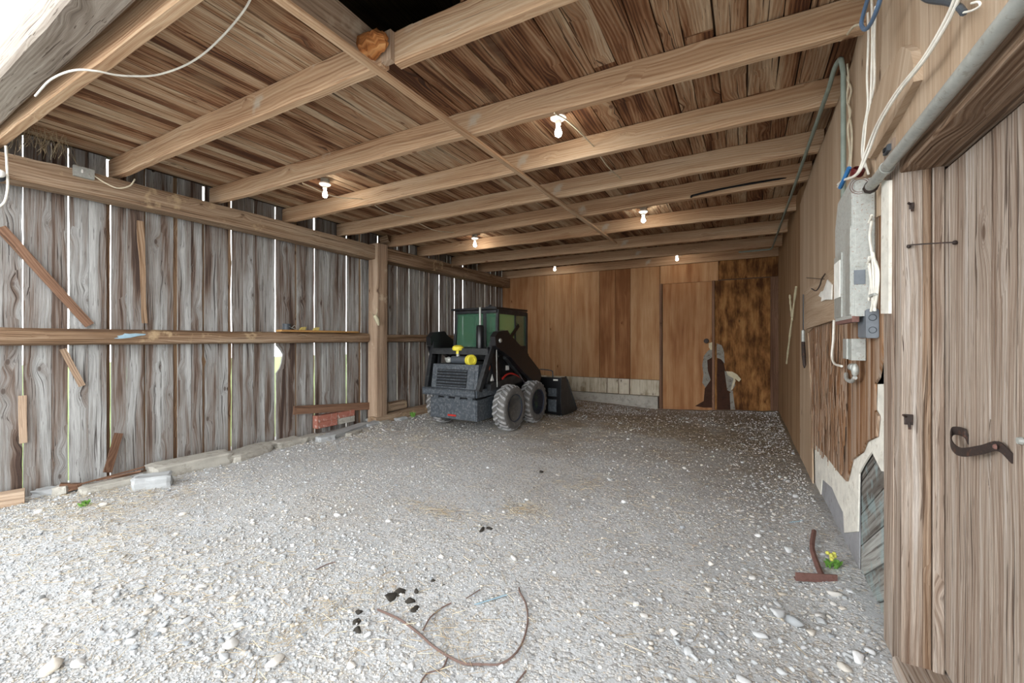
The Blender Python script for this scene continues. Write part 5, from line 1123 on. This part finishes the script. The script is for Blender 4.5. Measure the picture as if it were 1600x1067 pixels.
# larger stones that stand out one by one
big = [(1217, 960, .06, 'white angular stone before the right wall'), (1240, 975, .05, 'blue grey stone touching the white angular one'), (1285, 965, .035, 'pale round stone close to the foot of the grey board'), (1330, 925, .03, 'cream stone under the grey panel'), (1305, 930, .035, 'flat pale stone beside the grey panel foot'),
       (1340, 1030, .04, 'pale stone near the bottom right door post'), (1320, 1045, .04, 'round stone lower right by the door'), (1360, 1020, .03, 'tan stone touching the door post foot'), (1012, 890, .03, 'grey upright pebble in the middle right'), (1110, 883, .03, 'flat cream pebble right of centre'),
       (1022, 778, .03, 'lone pale pebble right of the middle'), (690, 870, .025, 'round grey pebble left of centre'), (803, 873, .03, 'pale oval pebble near the centre'), (527, 806, .035, 'grey white stone among the left gravel'), (608, 815, .04, 'white cluster stone left of centre'), (82, 1045, .05, 'grey stone near the bottom left corner'),
       (125, 1040, .04, 'pale stone beside the bottom left grey one'), (185, 930, .03, 'blue grey stone on the left gravel'), (365, 1010, .05, 'pale stone in the lower left gravel'), (430, 1035, .05, 'white stone along the bottom left of centre'), (992, 929, .02, 'dark pebble right of centre'), (1020, 996, .022, 'dark blue pebble low right of centre'),
       (1232, 860, .05, 'pale angular stone beside the rusty lever'), (995, 703, .03, 'white stone far behind on the brown ground'), (1270, 930, .03, 'flat stone in front of the rusty bar'), (285, 805, .035, 'pale stone below the boulder'), (160, 790, .05, 'broad pale stone on the straw at left'), (60, 800, .04, 'pale stone on the straw near the timber block')]
for i, (px_, py_, s_, lb) in enumerate(big):
    p = gpt(px_, py_); o = scatter_stones('stone', [(0, 0, 0)], [s_], [V2[i % 8]], tone=[.05 if 'dark' in lb or 'blue' in lb else random.uniform(.4, 1)]); o.location = p; tag(o, lb, 'stone', 'larger stones lying on the gravel')
# dark clods
cl = [(612, 933, .05), (625, 926, .04), (640, 940, .04), (650, 925, .03), (648, 952, .035), (664, 903, .015), (677, 907, .02), (692, 914, .015), (560, 957, .03), (557, 972, .03), (558, 985, .035), (753, 829, .04), (765, 826, .03), (845, 738, .04)]
CLL = ['large dark clod at the left of the main clod cluster', 'dark clod touching the upper right of the cluster\'s largest', 'dark clod in the lower middle of the main cluster', 'upper right dark clod of the main cluster', 'lowest dark clod of the main cluster, right above the twig',
       'tiny dark clod farthest back in the row of three', 'middle dark clod of the small row of three', 'right tiny clod of the small row of three', 'topmost clod of the left column of three', 'middle clod of the left column of three', 'lowest clod of the left column of three',
       'dark clod at the left beside the straw tuft near the centre', 'dark clod at the right beside the straw tuft near the centre', 'small dark clod far out on the pale ground']
for i, (px_, py_, s_) in enumerate(cl):
    p = gpt(px_, py_); o = scatter_stones('dirt_clod', [(0, 0, -.006)], [s_], [V2[(i * 3) % 8]], 'dung'); o.location = p
    tag(o, CLL[i], 'clod', ('dark clods left of the twig' if i < 11 else ('dark clods by the straw tuft' if i < 13 else None)))
# straw
mb_v = []; mb_f = []; tn_ = []
patches = [(-4.2, 1.35, 1.2, .25, 700), (-5.3, 1.6, .5, .4, 900), (-4.9, 4.4, .7, .5, 500), (-1.5, 4.2, .5, .25, 260), (-1.7, 3.25, .13, .09, 170), (-2.35, 2.9, .25, .08, 200), (-2.6, 6.2, 1.2, .6, 800), (-1.2, 7.4, 1.0, .8, 800), (-3, 3, 3, 1.6, 700), (-.8, 3.2, .9, 1.4, 500), (-2.0, 1.55, .08, .3, 120), (-1.3, 1.65, .12, .1, 80), (-2.8, .9, 2, .5, 700), (-.3, 6.3, .5, 1.8, 400), (-4.4, 4.9, .8, .35, 500)]
for (cx_, cy_, sx_, sy_, n_) in patches:
    for _ in range(n_):
        x_ = cx_ + rng.normal() * sx_; y_ = cy_ + rng.normal() * sy_
        if not (-6.1 < x_ < .55 and .3 < y_ < 10.2): continue
        L = rng.uniform(.02, .11); a = rng.uniform(0, 6.28); z_ = gz(x_, y_) + rng.uniform(.004, .02); dz = rng.uniform(-.01, .02); r_ = rng.uniform(.0006, .0014)
        d_ = np.array([math.cos(a) * L / 2, math.sin(a) * L / 2, dz / 2]); s_ = np.array([-math.sin(a), math.cos(a), 0]) * r_; up_ = np.array([0, 0, r_ * 1.6]); c_ = np.array([x_, y_, z_]); b0 = len(mb_v)
        mb_v += [c_ - d_ - s_, c_ - d_ + s_, c_ - d_ + up_, c_ + d_ - s_, c_ + d_ + s_, c_ + d_ + up_]
        mb_f += [(b0, b0 + 1, b0 + 4, b0 + 3), (b0 + 1, b0 + 2, b0 + 5, b0 + 4), (b0 + 2, b0, b0 + 3, b0 + 5), (b0, b0 + 2, b0 + 1), (b0 + 3, b0 + 4, b0 + 5)]; tn_ += [rng.random()] * 5
me = bpy.data.meshes.new('straw'); me.from_pydata([tuple(v) for v in mb_v], [], mb_f); at = me.attributes.new('tone', 'FLOAT', 'FACE'); at.data.foreach_set('value', np.array(tn_, dtype=np.float32)); me.materials.append(M['straw'])
o = bpy.data.objects.new('straw', me); COL.objects.link(o); tag(o, 'loose straw strewn in patches over the gravel', 'straw', kind='stuff')
# hay wisps caught between plate and header
mb = MB(); rr = random.Random(12)
for i in range(110):
    a = onX(rr.uniform(15, 105), rr.uniform(150, 215), -5.75 + rr.uniform(-.15, .1)); a.z = min(a.z, ZC)
    b = a + Vector((rr.uniform(-.05, .05), rr.uniform(-.12, .12), -rr.uniform(.05, .25))); mb.tube([a, a.lerp(b, .5) + Vector((0, rr.uniform(-.03, .03), 0)), b], .0012, 3)
tag(mb.build('hay_wisps', 'straw'), 'wisps of hay dangling over the log plate at the upper left', 'hay', kind='stuff')
